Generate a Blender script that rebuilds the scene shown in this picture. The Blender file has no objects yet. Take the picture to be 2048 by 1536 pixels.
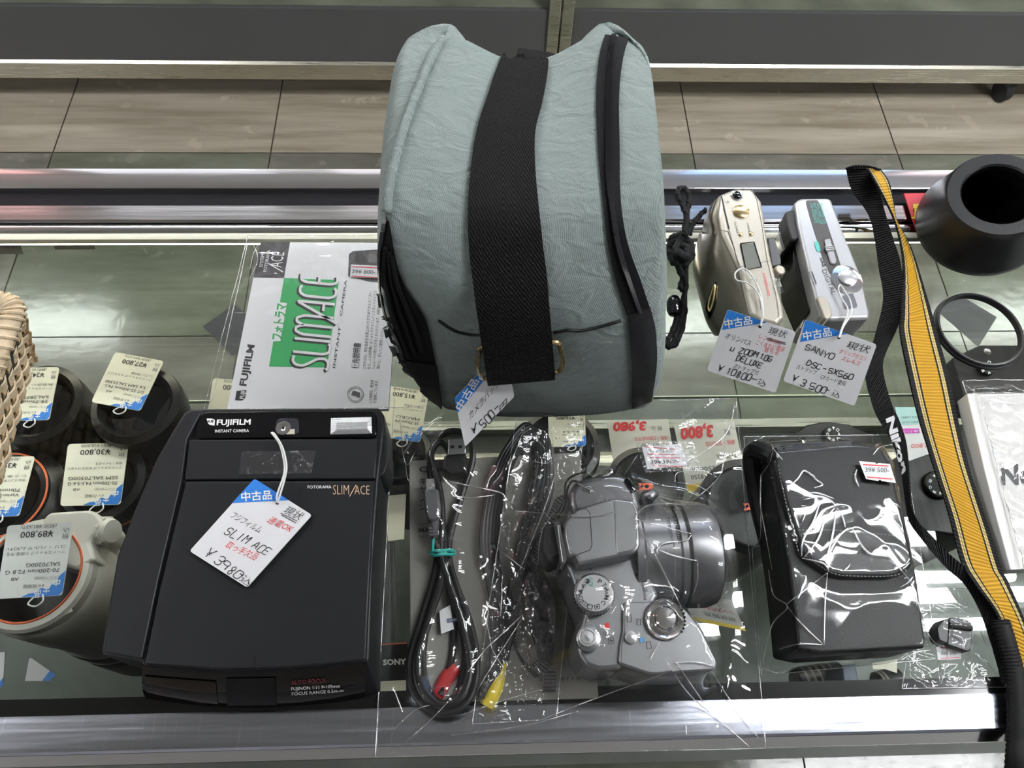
import bpy, math, random
from mathutils import Vector, Matrix, noise
from mathutils.bvhtree import BVHTree

R = math.radians
V = Vector
SC = bpy.context.scene
COL = SC.collection
GZ = 0.95                      # glass counter top above the floor
CEIL = 2.7

# ---------------------------------------------------------------- camera
FPX = 1480.0
CAM = V((0, 0, GZ + 0.49))
RT = V((0.99933953, -0.02392152, 0.02735452)).normalized()
FW = V((0.0352823, 0.45853444, -0.88797597)).normalized()
UP = RT.cross(FW).normalized()
FW = UP.cross(RT).normalized()
cd = bpy.data.cameras.new('camera')
cd.sensor_width = 36.0
cd.lens = FPX / 2048 * 36.0
cd.clip_start = 0.01
cam = bpy.data.objects.new('camera', cd)
COL.objects.link(cam)
cam.matrix_world = Matrix((
    (RT.x, UP.x, -FW.x, CAM.x), (RT.y, UP.y, -FW.y, CAM.y), (RT.z, UP.z, -FW.z, CAM.z), (0, 0, 0, 1)))
SC.camera = cam

# ---------------------------------------------------------------- world, view
w = bpy.data.worlds.new('world')
SC.world = w
w.use_nodes = True
w.node_tree.nodes['Background'].inputs[0].default_value = (0.93, 0.97, 1.0, 1)
w.node_tree.nodes['Background'].inputs[1].default_value = 0.10
SC.view_settings.view_transform = 'Standard'
SC.view_settings.look = 'None'
SC.view_settings.exposure = 0.0
SC.view_settings.gamma = 1.0
SC.view_settings.use_curve_mapping = False
SC.cycles.transparent_max_bounces = 40
SC.cycles.max_bounces = 10
SC.cycles.caustics_reflective = False
SC.cycles.caustics_refractive = False
LIGHT_E = 67.0

# ---------------------------------------------------------------- projecting
def ray(px, py):
    return (RT * ((px - 1024) / FPX) - UP * ((py - 768) / FPX) + FW)

def P(px, py, h=0.0):
    """the point at height h above the glass top that lies on this sight line"""
    d = ray(px, py)
    return CAM + d * ((GZ + h - CAM.z) / d.z)

def PYv(px, py, Y):
    d = ray(px, py)
    return CAM + d * ((Y - CAM.y) / d.y)

def flat(h):
    return lambda px, py: P(px, py, h)

def plane3(a, b, c, off=0.0):
    n = (b - a).cross(c - a).normalized()
    if n.dot(CAM - a) < 0: n = -n
    a = a + n * off
    def f(px, py):
        d = ray(px, py)
        return CAM + d * ((a - CAM).dot(n) / d.dot(n))
    f.n = n
    return f

def onto(bvh, off=0.0, fallback=None):
    def f(px, py):
        d = ray(px, py).normalized()
        loc, n, i, t = bvh.ray_cast(CAM, d)
        if loc is None:
            best = None
            for k in range(70):                    # the spot of the surface that comes closest to this sight line
                q = CAM + d * (0.25 + k * 0.006)
                r = bvh.find_nearest(q)
                if r[0] is not None and (best is None or r[3] < best[3]): best = r
            loc, n, i, t = best
        if n.dot(d) > 0: n = -n
        return loc + n * off
    return f

# ---------------------------------------------------------------- materials
MATS = {}
def mat(name, col=(0.5, 0.5, 0.5), rough=0.5, metal=0.0, spec=0.5, noise_c=0.0, noise_s=60.0, bump=0.0, bump_s=200.0,
        coat=0.0, emit=None, sheen=0.0, stretch=None, aniso=0.0):
    if name in MATS: return MATS[name]
    m = bpy.data.materials.new(name); MATS[name] = m
    m.use_nodes = True
    nt = m.node_tree; N = nt.nodes; L = nt.links
    b = N['Principled BSDF']
    b.inputs['Base Color'].default_value = (*col, 1)
    b.inputs['Roughness'].default_value = rough
    b.inputs['Metallic'].default_value = metal
    b.inputs['Specular IOR Level'].default_value = spec
    b.inputs['Coat Weight'].default_value = coat
    b.inputs['Coat Roughness'].default_value = 0.05
    if sheen:
        b.inputs['Sheen Weight'].default_value = sheen
    if emit is not None:
        b.inputs['Emission Color'].default_value = (*emit[:3], 1)
        b.inputs['Emission Strength'].default_value = emit[3]
    tc = N.new('ShaderNodeTexCoord'); mp = N.new('ShaderNodeMapping')
    L.new(tc.outputs['Object'], mp.inputs['Vector'])
    if stretch: mp.inputs['Scale'].default_value = stretch
    if noise_c:
        n = N.new('ShaderNodeTexNoise'); n.inputs['Scale'].default_value = noise_s; n.inputs['Detail'].default_value = 6
        L.new(mp.outputs['Vector'], n.inputs['Vector'])
        r = N.new('ShaderNodeMapRange')
        r.inputs[1].default_value = 0.3; r.inputs[2].default_value = 0.7
        r.inputs[3].default_value = 1 - noise_c; r.inputs[4].default_value = 1 + noise_c
        L.new(n.outputs[0], r.inputs[0])
        mx = N.new('ShaderNodeVectorMath'); mx.operation = 'SCALE'
        mx.inputs[0].default_value = col
        L.new(r.outputs[0], mx.inputs['Scale'])
        L.new(mx.outputs[0], b.inputs['Base Color'])
    if bump:
        n2 = N.new('ShaderNodeTexNoise'); n2.inputs['Scale'].default_value = bump_s; n2.inputs['Detail'].default_value = 4
        L.new(mp.outputs['Vector'], n2.inputs['Vector'])
        bp = N.new('ShaderNodeBump'); bp.inputs['Strength'].default_value = bump; bp.inputs['Distance'].default_value = 0.001
        L.new(n2.outputs[0], bp.inputs['Height'])
        L.new(bp.outputs['Normal'], b.inputs['Normal'])
    return m

def clear(name, tint=(1, 1, 1), rough=0.03, f0=0.04, fmax=0.9, haze=0.0, haze_col=(0.8, 0.8, 0.8), bump=0.0, bump_s=60.0, gloss_col=(1, 1, 1)):
    """thin clear sheet: see-through, mirror like the angle of view asks, plus a little milky haze"""
    if name in MATS: return MATS[name]
    m = bpy.data.materials.new(name); MATS[name] = m
    m.use_nodes = True
    nt = m.node_tree; N = nt.nodes; L = nt.links
    N.remove(N['Principled BSDF'])
    out = [n for n in N if n.type == 'OUTPUT_MATERIAL'][0]
    tr = N.new('ShaderNodeBsdfTransparent'); tr.inputs[0].default_value = (*tint, 1)
    gl = N.new('ShaderNodeBsdfGlossy'); gl.inputs['Roughness'].default_value = rough; gl.inputs[0].default_value = (*gloss_col, 1)
    lw = N.new('ShaderNodeLayerWeight'); lw.inputs[0].default_value = 0.5
    pw = N.new('ShaderNodeMath'); pw.operation = 'POWER'; pw.inputs[1].default_value = 5
    ma = N.new('ShaderNodeMath'); ma.operation = 'MULTIPLY_ADD'; ma.inputs[1].default_value = fmax - f0; ma.inputs[2].default_value = f0
    L.new(lw.outputs['Facing'], pw.inputs[0]); L.new(pw.outputs[0], ma.inputs[0])
    mx = N.new('ShaderNodeMixShader')
    base = tr
    if haze:
        df = N.new('ShaderNodeBsdfDiffuse'); df.inputs[0].default_value = (*haze_col, 1)
        m2 = N.new('ShaderNodeMixShader'); m2.inputs[0].default_value = haze
        L.new(tr.outputs[0], m2.inputs[1]); L.new(df.outputs[0], m2.inputs[2]); base = m2
    L.new(ma.outputs[0], mx.inputs[0]); L.new(base.outputs[0], mx.inputs[1]); L.new(gl.outputs[0], mx.inputs[2])
    L.new(mx.outputs[0], out.inputs['Surface'])
    if bump:
        tc = N.new('ShaderNodeTexCoord')
        n2 = N.new('ShaderNodeTexNoise'); n2.inputs['Scale'].default_value = bump_s; n2.inputs['Detail'].default_value = 2
        n2.inputs['Distortion'].default_value = 1.0
        L.new(tc.outputs['Object'], n2.inputs['Vector'])
        bp = N.new('ShaderNodeBump'); bp.inputs['Strength'].default_value = bump; bp.inputs['Distance'].default_value = 0.002
        L.new(n2.outputs[0], bp.inputs['Height'])
        L.new(bp.outputs['Normal'], gl.inputs['Normal'])
    return m

# ---------------------------------------------------------------- mesh building
class MB:
    def __init__(s, *mats):
        s.v = []; s.f = []; s.m = []; s.uv = {}; s.mats = list(mats)
    def mi(s, m):
        if m is None: return 0
        if m not in s.mats: s.mats.append(m)
        return s.mats.index(m)
    def add(s, vs, fs, m=None, uvs=None):
        o = len(s.v); i = s.mi(m)
        s.v += [V(p) for p in vs]
        for k, f in enumerate(fs):
            if uvs: s.uv[len(s.f)] = uvs[k]
            s.f.append([o + j for j in f]); s.m.append(i)
        return s
    def prism(s, top, bot, m=None):
        """top, bot: lists of points of equal length"""
        n = len(top)
        fs = [list(range(n)), list(range(2 * n - 1, n - 1, -1))]
        for i in range(n):
            j = (i + 1) % n
            fs.append([i, n + i, n + j, j])
        return s.add(list(top) + list(bot), fs, m)
    def box(s, c, sx, sy, sz, ax=None, m=None):
        X, Y, Z = ax or (V((1, 0, 0)), V((0, 1, 0)), V((0, 0, 1)))
        c = V(c)
        p = [c + X * (a * sx / 2) + Y * (b * sy / 2) + Z * (d * sz / 2) for d in (1, -1) for a, b in ((-1, -1), (1, -1), (1, 1), (-1, 1))]
        return s.prism(p[:4], p[4:], m)
    def tube(s, path, r, n=8, closed=False, m=None, flatz=1.0):
        path = [V(p) for p in path]; K = len(path)
        vs = []; up = None
        for i, p in enumerate(path):
            if closed: t = path[(i + 1) % K] - path[i - 1]
            else: t = path[min(i + 1, K - 1)] - path[max(i - 1, 0)]
            t = t.normalized() if t.length > 1e-9 else V((1, 0, 0))
            if up is None:
                up = V((0, 0, 1)) if abs(t.z) < 0.9 else V((1, 0, 0))
            sd = t.cross(up)
            if sd.length < 1e-6: sd = t.orthogonal()
            sd.normalize(); up = sd.cross(t).normalized()
            rr = r[i] if isinstance(r, (list, tuple)) else r
            for k in range(n):
                a = 2 * math.pi * k / n
                vs.append(p + sd * (math.cos(a) * rr) + up * (math.sin(a) * rr * flatz))
        fs = []
        for i in range(K if closed else K - 1):
            a = i * n; b = ((i + 1) % K) * n
            for k in range(n):
                fs.append([a + k, a + (k + 1) % n, b + (k + 1) % n, b + k])
        if not closed:
            fs.append(list(range(n))[::-1]); fs.append([(K - 1) * n + k for k in range(n)])
        return s.add(vs, fs, m)
    def ribbon(s, Lp, Rp, th=0.0012, m=None, nrm=None):
        """band between two edge polylines with thickness; uv.x across, uv.y along in metres"""
        K = len(Lp); vs = []
        d = 0; ds = []
        for i in range(K):
            if i: d += ((Lp[i] + Rp[i]) / 2 - (Lp[i - 1] + Rp[i - 1]) / 2).length
            ds.append(d)
            j0, j1 = max(i - 1, 0), min(i + 1, K - 1)
            t = (Lp[j1] + Rp[j1]) - (Lp[j0] + Rp[j0])
            n = (Rp[i] - Lp[i]).cross(t)
            n = n.normalized() if n.length > 1e-12 else V((0, 0, 1))
            if n.dot(CAM - Lp[i]) < 0: n = -n
            if nrm is not None: n = nrm
            vs += [Lp[i], Rp[i], Rp[i] - n * th, Lp[i] - n * th]
        fs = []; uv = []
        for i in range(K - 1):
            a = i * 4; b = a + 4
            for k in range(4):
                k2 = (k + 1) % 4
                fs.append([a + k, a + k2, b + k2, b + k])
                u = ((0, 1), (1, 1), (1, 0), (0, 0))[k]
                uv.append([(u[0], ds[i]), (u[1], ds[i]), (u[1], ds[i + 1]), (u[0], ds[i + 1])])
        fs += [[0, 1, 2, 3], [4 * K - 1, 4 * K - 2, 4 * K - 3, 4 * K - 4]]
        uv += [[(0.5, 0)] * 4, [(0.5, 0)] * 4]
        return s.add(vs, fs, m, uv)
    def lathe(s, prof, o, ax=V((0, 0, 1)), n=48, m=None, ref=None, cap0=False, cap1=False):
        """prof: (radius, height along ax)"""
        ax = ax.normalized(); o = V(o)
        x = (ref or ax.orthogonal()).normalized(); y = ax.cross(x).normalized()
        vs = []
        for r, z in prof:
            for k in range(n):
                a = 2 * math.pi * k / n
                vs.append(o + ax * z + x * (r * math.cos(a)) + y * (r * math.sin(a)))
        fs = []
        for i in range(len(prof) - 1):
            for k in range(n):
                fs.append([i * n + k, i * n + (k + 1) % n, (i + 1) * n + (k + 1) % n, (i + 1) * n + k])
        if cap0: fs.append(list(range(n))[::-1])
        if cap1: fs.append([(len(prof) - 1) * n + k for k in range(n)])
        return s.add(vs, fs, m)
    def grid(s, rows, m=None, closeu=False):
        nr = len(rows); nc = len(rows[0])
        fs = []; uv = []
        for i in range(nr - 1):
            for j in range(nc if closeu else nc - 1):
                j2 = (j + 1) % nc
                fs.append([i * nc + j, i * nc + j2, (i + 1) * nc + j2, (i + 1) * nc + j])
                uv.append([(j / nc, i / nr), ((j + 1) / nc, i / nr), ((j + 1) / nc, (i + 1) / nr), (j / nc, (i + 1) / nr)])
        return s.add([p for r in rows for p in r], fs, m, uv)
    def bvh(s):
        return BVHTree.FromPolygons(s.v, s.f)

OFF = {}
def mk(name, mb, parent=None, smooth=True, angle=35, bevel=0, bseg=2, subsurf=0, origin=None):
    """link the collected shapes as ONE mesh object"""
    off = OFF.get(parent.name, V((0, 0, 0))) if parent else (V(origin) if origin is not None else V((0, 0, 0)))
    if parent is None and origin is None:
        xs = [p.x for p in mb.v]; ys = [p.y for p in mb.v]; zs = [p.z for p in mb.v]
        off = V(((min(xs) + max(xs)) / 2, (min(ys) + max(ys)) / 2, min(zs)))
    me = bpy.data.meshes.new(name)
    me.from_pydata([tuple(p - off) for p in mb.v], [], mb.f)
    for m in mb.mats: me.materials.append(m)
    for i, p in enumerate(me.polygons): p.material_index = mb.m[i]
    if mb.uv:
        ul = me.uv_layers.new(name='UVMap')
        for i, p in enumerate(me.polygons):
            q = mb.uv.get(i)
            if q:
                for k, li in enumerate(p.loop_indices): ul.data[li].uv = q[k]
    import bmesh as _b
    bm = _b.new(); bm.from_mesh(me); _b.ops.recalc_face_normals(bm, faces=bm.faces); bm.to_mesh(me); bm.free()
    if smooth:
        me.shade_smooth()
        if angle: me.set_sharp_from_angle(angle=R(angle))
    ob = bpy.data.objects.new(name, me)
    COL.objects.link(ob)
    if parent is not None: ob.parent = parent
    else: ob.location = off
    OFF[ob.name] = off
    if bevel:
        b = ob.modifiers.new('bevel', 'BEVEL'); b.width = bevel; b.segments = bseg; b.limit_method = 'ANGLE'; b.angle_limit = R(40)
    if subsurf:
        u = ob.modifiers.new('subsurf', 'SUBSURF'); u.levels = subsurf; u.render_levels = subsurf
    return ob

def thing(name, label, cat, loc, group=None):
    o = bpy.data.objects.new(name, None)
    o.empty_display_size = 0.02
    COL.objects.link(o); o.location = V(loc)
    OFF[o.name] = V(loc)
    return tag(o, label, cat, group)

def tag(o, label=None, cat=None, group=None, kind=None):
    if label: o['label'] = label
    if cat: o['category'] = cat
    if group: o['group'] = group
    if kind: o['kind'] = kind
    return o

def rnd(pts, r, n=4):
    """round the corners of a planar polygon (2-D or 3-D points)"""
    pts = [V(p) for p in pts]; K = len(pts); out = []
    for i in range(K):
        a, b, c = pts[i - 1], pts[i], pts[(i + 1) % K]
        rr = r[i] if isinstance(r, (list, tuple)) else r
        if rr <= 0: out.append(b); continue
        u = (a - b); v = (c - b)
        d = min(rr, u.length * 0.45, v.length * 0.45)
        p, q = b + u.normalized() * d, b + v.normalized() * d
        for k in range(n + 1):
            t = k / n
            out.append(p * ((1 - t) ** 2) + b * (2 * t * (1 - t)) + q * (t * t))
    return out

def spl(pts, n=6, closed=False):
    """Catmull-Rom through the points"""
    pts = [V(p) for p in pts]; K = len(pts); out = []
    rng = range(K if closed else K - 1)
    for i in rng:
        if closed: p0, p1, p2, p3 = pts[i - 1], pts[i], pts[(i + 1) % K], pts[(i + 2) % K]
        else: p0, p1, p2, p3 = pts[max(i - 1, 0)], pts[i], pts[i + 1], pts[min(i + 2, K - 1)]
        for k in range(n):
            t = k / n
            out.append(0.5 * ((2 * p1) + (p2 - p0) * t + (2 * p0 - 5 * p1 + 4 * p2 - p3) * t * t + (3 * p1 - p0 - 3 * p2 + p3) * t ** 3))
    if not closed: out.append(pts[-1])
    return out

def poly(px, proj):
    return [proj(*p) for p in px]

def slab(mb, px, ht, hb, m=None, r=0, n=4):
    """outline seen at height ht, carried straight down to height hb"""
    top = rnd(poly(px, flat(ht)), r, n) if r else poly(px, flat(ht))
    mb.prism(top, [V((p.x, p.y, GZ + hb)) for p in top], m)
    return top

def decal(mb, px, proj, m=None, r=0, n=4):
    pts = rnd([V((*p, 0)) for p in px], r, n) if r else [V((*p, 0)) for p in px]
    q = [proj(p.x, p.y) for p in pts]
    return mb.add(q, [list(range(len(q)))], m)

# ---------------------------------------------------------------- lettering
_tc = {}
def glyphs(s, bold=0.0, shear=0.0):
    k = (s, bold, shear)
    if k not in _tc:
        c = bpy.data.curves.new('t', 'FONT'); c.body = s; c.size = 1; c.offset = bold; c.shear = shear; c.resolution_u = 2
        c.fill_mode = 'FRONT' if hasattr(c, 'fill_mode') else c.fill_mode
        o = bpy.data.objects.new('t', c)
        COL.objects.link(o)
        me = bpy.data.meshes.new_from_object(o)
        _tc[k] = ([tuple(v.co) for v in me.vertices], [list(p.vertices) for p in me.polygons])
        COL.objects.unlink(o)
        bpy.data.objects.remove(o); bpy.data.curves.remove(c); bpy.data.meshes.remove(me)
    return _tc[k]

def text(mb, s, p0, p1, hpx, proj, m, up=None, bold=0.0, shear=0.0, cap=0.72):
    """lettering whose baseline runs from pixel p0 to p1 on the surface proj, capitals hpx tall towards 'up' (pixels)"""
    vs, fs = glyphs(s, bold, shear)
    if not vs: return
    x0 = min(v[0] for v in vs); x1 = max(v[0] for v in vs)
    d = V((p1[0] - p0[0], p1[1] - p0[1]))
    if up is None: up = V((d.y, -d.x))
    u = V(up).normalized() * hpx
    A = V((p0[0], p0[1]))
    out = []
    for x, y, z in vs:
        q = A + d * ((x - x0) / max(x1 - x0, 1e-6)) + u * (y / cap)
        out.append(proj(q.x, q.y))
    mb.add(out, fs, m)

STROKE = {'A': '00 26 40|12 32', 'C': '45 36 16 05 01 10 30 41', 'D': '00 06 26 44 42 20 00', 'E': '46 06 00 40|03 33', 'F': '46 06 00|03 33',
  'G': '45 36 16 05 01 10 30 41 43 23', 'H': '06 00|46 40|03 43', 'I': '26 20', 'K': '06 00|46 03 40', 'L': '06 00 40', 'M': '00 06 23 46 40', 'N': '00 06 40 46', 'O': '16 05 01 10 30 41 45 36 16',
  'P': '00 06 36 45 44 33 03', 'R': '00 06 36 45 44 33 03|23 40', 'S': '45 36 16 05 04 13 33 42 41 30 10 01', 'T': '06 46|26 20', 'U': '06 01 10 30 41 46', 'X': '06 40|46 00', 'Y': '06 23 46|23 20', 'Z': '06 46 00 40',
  '0': '16 05 01 10 30 41 45 36 16', '1': '15 26 20', '2': '05 16 36 45 44 00 40', '3': '05 16 36 45 44 33 13|33 42 41 30 10 01', '4': '30 36 02 42', '5': '46 06 03 33 42 41 30 10 01',
  '6': '36 15 02 01 10 30 41 42 33 13 02', '7': '06 46 20', '8': '23 14 15 26 35 34 23 12 11 20 31 32 23', '9': '43 33 13 04 05 16 36 45 43 40',
  '-': '03 43', ',': '21 10', '.': '20 21', '¥': '06 23 46|23 20|13 33|12 32', 'u': '04 00|01 10 30 41|44 40', '=': '02 42|04 44', ' ': ''}
def pen(mb, s, p0, p1, hpx, proj, m, w=1.6, up=None, slant=0.15, seed=0):
    """handwriting: thin pen strokes"""
    rg = random.Random(seed + len(s))
    d = V((p1[0] - p0[0], p1[1] - p0[1])); n = len(s)
    if up is None: up = V((d.y, -d.x))
    u = V(up).normalized() * hpx; A = V((p0[0], p0[1])); dn = d.normalized()
    adv = d.length / (n - 0.25)
    for i, ch in enumerate(s):
        g = STROKE.get(ch, '')
        if not g: continue
        jx = rg.uniform(-0.06, 0.06) * adv; jy = rg.uniform(-0.1, 0.1); sc = rg.uniform(0.9, 1.1)
        for st in g.split('|'):
            pts = []
            for t in st.split():
                gx, gy = int(t[0]) / 4, int(t[1]) / 6
                q = A + dn * (i * adv + jx + (gx * 0.72) * adv + gy * slant * hpx) + u * (gy * sc + jy)
                pts.append(V((q.x, q.y, 0)))
            if len(pts) > 2: pts = spl(pts, 4)
            Lp = []; Rp = []
            for k, p in enumerate(pts):
                tt = pts[min(k + 1, len(pts) - 1)] - pts[max(k - 1, 0)]
                nn = V((-tt.y, tt.x, 0))
                nn = nn.normalized() * (w / 2) if nn.length > 1e-6 else V((w / 2, 0, 0))
                Lp.append(proj(p.x + nn.x, p.y + nn.y)); Rp.append(proj(p.x - nn.x, p.y - nn.y))
            K = len(pts)
            mb.add(Lp + Rp, [[k, k + 1, K + k + 1, K + k] for k in range(K - 1)], m)

def line(mb, pts, w, proj, m):
    """thin drawn line, w pixels wide"""
    pts = [V((*p, 0)) for p in pts]; K = len(pts); Lp = []; Rp = []
    for k, p in enumerate(pts):
        tt = pts[min(k + 1, K - 1)] - pts[max(k - 1, 0)]
        nn = V((-tt.y, tt.x, 0)).normalized() * (w / 2)
        Lp.append(proj(p.x + nn.x, p.y + nn.y)); Rp.append(proj(p.x - nn.x, p.y - nn.y))
    mb.add(Lp + Rp, [[k, k + 1, K + k + 1, K + k] for k in range(K - 1)], m)

# ---------------------------------------------------------------- common materials
BLACKP = mat('black_plastic', (0.011, 0.0115, 0.013), 0.42, bump=0.06, bump_s=1500)
BLACKG = mat('black_gloss', (0.004, 0.004, 0.005), 0.06)
DARKSLOT = mat('dark_slot', (0.002, 0.002, 0.002), 0.6)
PAPER = mat('tag_paper', (0.72, 0.72, 0.74), 0.55)
CREAM = mat('cream_paper', (0.84, 0.81, 0.66), 0.6)
BLUE = mat('tag_blue', (0.02, 0.19, 0.62), 0.5)
WHITEINK = mat('white_ink', (0.85, 0.85, 0.85), 0.5)
INK = mat('black_ink', (0.012, 0.012, 0.015), 0.5)
GREYINK = mat('grey_ink', (0.09, 0.09, 0.085), 0.6)
REDINK = mat('red_ink', (0.65, 0.02, 0.03), 0.5)
SILVER = mat('silver_paint', (0.52, 0.53, 0.54), 0.33, 0.75, bump=0.05, bump_s=2500)
CHROME = mat('chrome', (0.86, 0.86, 0.87), 0.05, 1.0)
GOLD = mat('gold_metal', (0.75, 0.58, 0.3), 0.2, 1.0)
STRING = mat('white_string', (0.8, 0.8, 0.78), 0.7)
RUBBER = mat('black_rubber', (0.012, 0.012, 0.013), 0.55)
GREYP = mat('grey_plastic', (0.09, 0.09, 0.095), 0.4)
# ================================================================ the setting
def struct(name, mb, **k):
    o = mk(name, mb, **k); o['kind'] = 'structure'; return o

# ---- ceiling and its lamps
mb = MB(mat('ceiling_white', (0.44, 0.44, 0.44), 0.9))
mb.box((0, 1.5, CEIL + 0.03), 14, 14, 0.06)
struct('ceiling', mb, smooth=False)
TUBE = mat('lamp_tube', (0.9, 0.9, 0.9), 0.5, emit=(0.965, 0.985, 1.0, LIGHT_E))
LAMPW = mat('lamp_housing', (0.7, 0.7, 0.7), 0.5)
def ceiling_lamp(x0, x1, y, label, dy=0.075):
    o = thing('ceiling_light', label, 'ceiling light', ((x0 + x1) / 2, y, CEIL), 'strip lights on the ceiling')
    h = MB(LAMPW); h.box(((x0 + x1) / 2, y, CEIL - 0.02), x1 - x0 + 0.04, 0.24, 0.04)
    mk('housing', h, o, smooth=False)
    for s in (-1, 1):
        t = MB(TUBE); t.tube([(x0, y + s * dy, CEIL - 0.062), (x1, y + s * dy, CEIL - 0.062)], 0.022, 12)
        mk('tube', t, o)
ceiling_lamp(0.72, 1.95, 0.50, 'strip light over the right half of the near counter', 0.085)
ceiling_lamp(1.32, 2.55, 0.04, 'strip light above the front rail at the right')
ceiling_lamp(-3.0, -1.75, 0.50, 'strip light over the left end of the near counter')
ceiling_lamp(-3.1, -1.4, 4.30, 'strip light beyond the far counter, left')
ceiling_lamp(2.1, 3.35, 4.30, 'strip light beyond the far counter, right')
ceiling_lamp(-1.2, 0.05, 2.55, 'added strip light over the aisle, left')  # from here down: unseen lamps added to brighten the room
ceiling_lamp(0.5, 1.75, 2.55, 'added strip light over the aisle, right')

ceiling_lamp(-3.6, -2.35, 2.55, 'added strip light over the aisle, far left')
ceiling_lamp(3.0, 4.25, 2.55, 'added strip light over the aisle, far right')
ceiling_lamp(-4.2, -2.95, -1.5, 'added strip light behind the counter, far left')
ceiling_lamp(3.0, 4.25, -1.5, 'added strip light behind the counter, far right')

# ---- unseen glowing boards, added over the aisle to colour the rail reflections
for x0, x1, y, c, lab in ((-3.4, -1.55, 1.72, (0.75, 0.42, 0.40), 'pink glowing board added for reflections over the aisle'),
                          (-1.35, -0.75, 1.72, (0.7, 0.7, 0.74), 'white glowing board added for reflections over the aisle at the left'),
                          (-0.5, 0.5, 1.72, (0.72, 0.68, 0.7), 'pale glowing board added for reflections over the middle of the aisle'),
                          (0.7, 1.35, 1.72, (0.35, 0.5, 0.78), 'blue glowing board added for reflections over the aisle'),
                          (1.5, 3.0, 1.72, (0.72, 0.6, 0.62), 'pale pink glowing board added for reflections over the aisle at the right')):
    s = MB(mat('glow_board_' + lab.split()[0] + str(int(x0 * 10)), c, 0.5, emit=(*c, 0.75))); s.box(((x0 + x1) / 2, y, 2.36), x1 - x0, 0.012, 0.60)
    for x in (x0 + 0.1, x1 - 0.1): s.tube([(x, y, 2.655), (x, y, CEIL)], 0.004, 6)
    tag(mk('added_glow_board', s, smooth=False), lab, 'sign', 'added boards over the aisle')

# ---- floor: square vinyl tiles 0.55 m
def vinyl(name, c1, c2, c3, streak):
    m = bpy.data.materials.new(name); m.use_nodes = True
    nt = m.node_tree; N = nt.nodes; L = nt.links; b = N['Principled BSDF']
    tc = N.new('ShaderNodeTexCoord'); mp = N.new('ShaderNodeMapping')
    mp.inputs['Scale'].default_value = streak
    L.new(tc.outputs['Object'], mp.inputs['Vector'])
    n = N.new('ShaderNodeTexNoise'); n.inputs['Scale'].default_value = 5; n.inputs['Detail'].default_value = 8; n.inputs['Roughness'].default_value = 0.62
    L.new(mp.outputs[0], n.inputs['Vector'])
    cr = N.new('ShaderNodeValToRGB'); e = cr.color_ramp.elements
    e[0].position = 0.32; e[0].color = (*c1, 1); e[1].position = 0.68; e[1].color = (*c3, 1)
    k = e.new(0.5); k.color = (*c2, 1)
    L.new(n.outputs[0], cr.inputs[0])
    # chips and scuffs
    n2 = N.new('ShaderNodeTexNoise'); n2.inputs['Scale'].default_value = 14; n2.inputs['Detail'].default_value = 5
    L.new(tc.outputs['Object'], n2.inputs['Vector'])
    r2 = N.new('ShaderNodeMapRange'); r2.inputs[1].default_value = 0.635; r2.inputs[2].default_value = 0.66; r2.inputs[4].default_value = 0.4
    L.new(n2.outputs[0], r2.inputs[0])
    mx = N.new('ShaderNodeMix'); mx.data_type = 'RGBA'; mx.inputs[7].default_value = (c3[0] * 1.25, c3[1] * 1.22, c3[2] * 1.2, 1)
    L.new(r2.outputs[0], mx.inputs[0]); L.new(cr.outputs[0], mx.inputs[6]); L.new(mx.outputs[2], b.inputs['Base Color'])
    b.inputs['Roughness'].default_value = 0.13
    bp = N.new('ShaderNodeBump'); bp.inputs['Strength'].default_value = 0.08; bp.inputs['Distance'].default_value = 0.003
    n3 = N.new('ShaderNodeTexNoise'); n3.inputs['Scale'].default_value = 40
    L.new(tc.outputs['Object'], n3.inputs['Vector']); L.new(n3.outputs[0], bp.inputs['Height']); L.new(bp.outputs[0], b.inputs['Normal'])
    return m
BEIGE = vinyl('floor_beige', (0.30, 0.255, 0.185), (0.46, 0.40, 0.31), (0.56, 0.50, 0.405), (0.35, 4.5, 1))
GREEN = vinyl('floor_green', (0.115, 0.125, 0.088), (0.172, 0.182, 0.132), (0.25, 0.26, 0.205), (0.6, 2.5, 1))
STONE = vinyl('floor_grey', (0.135, 0.13, 0.108), (0.20, 0.192, 0.16), (0.28, 0.27, 0.225), (0.6, 2.5, 1))
SEAM = mat('floor_seam', (0.13, 0.115, 0.09), 0.7)
mb = MB(SEAM, BEIGE, GREEN, STONE, mat('floor_dark_tile', (0.035, 0.036, 0.04), 0.35))
mb.box((0, 1.5, -0.012), 14, 14, 0.02, m=SEAM)
T = 0.55
for ix in range(-9, 9):
    for iy in range(-4, 9):
        x0 = ix * T; y0 = 1.42 + iy * T
        if iy in (0, 1): m = BEIGE
        elif iy == 3: m = BEIGE
        else: m = GREEN if (ix + (0 if iy == -1 else iy + 1)) % 2 == 0 else STONE
        g = 0.0016
        z = 0.001
        mb.add([(x0 + g, y0 + g, z), (x0 + T - g, y0 + g, z), (x0 + T - g, y0 + T - g, z), (x0 + g, y0 + T - g, z)], [[0, 1, 2, 3]], m)
# two dark square inlays set cornerwise
for px in (((405, 653), (468, 608), (530, 660), (465, 712)), ((1873, 620), (1914, 587), (1994, 634), (1957, 693))):
    q = [P(*p, -GZ + 0.0018) for p in px]
    mb.add(q, [[0, 1, 2, 3]], MATS['floor_dark_tile'])
struct('floor', mb, smooth=False, origin=(0, 0, 0))

# ---- far wall of the shop
mb = MB(mat('wall_paint', (0.5, 0.5, 0.48), 0.8)); mb.box((0, 7.2, 1.35), 14, 0.1, 2.7)
struct('wall_back', mb, smooth=False)

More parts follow.
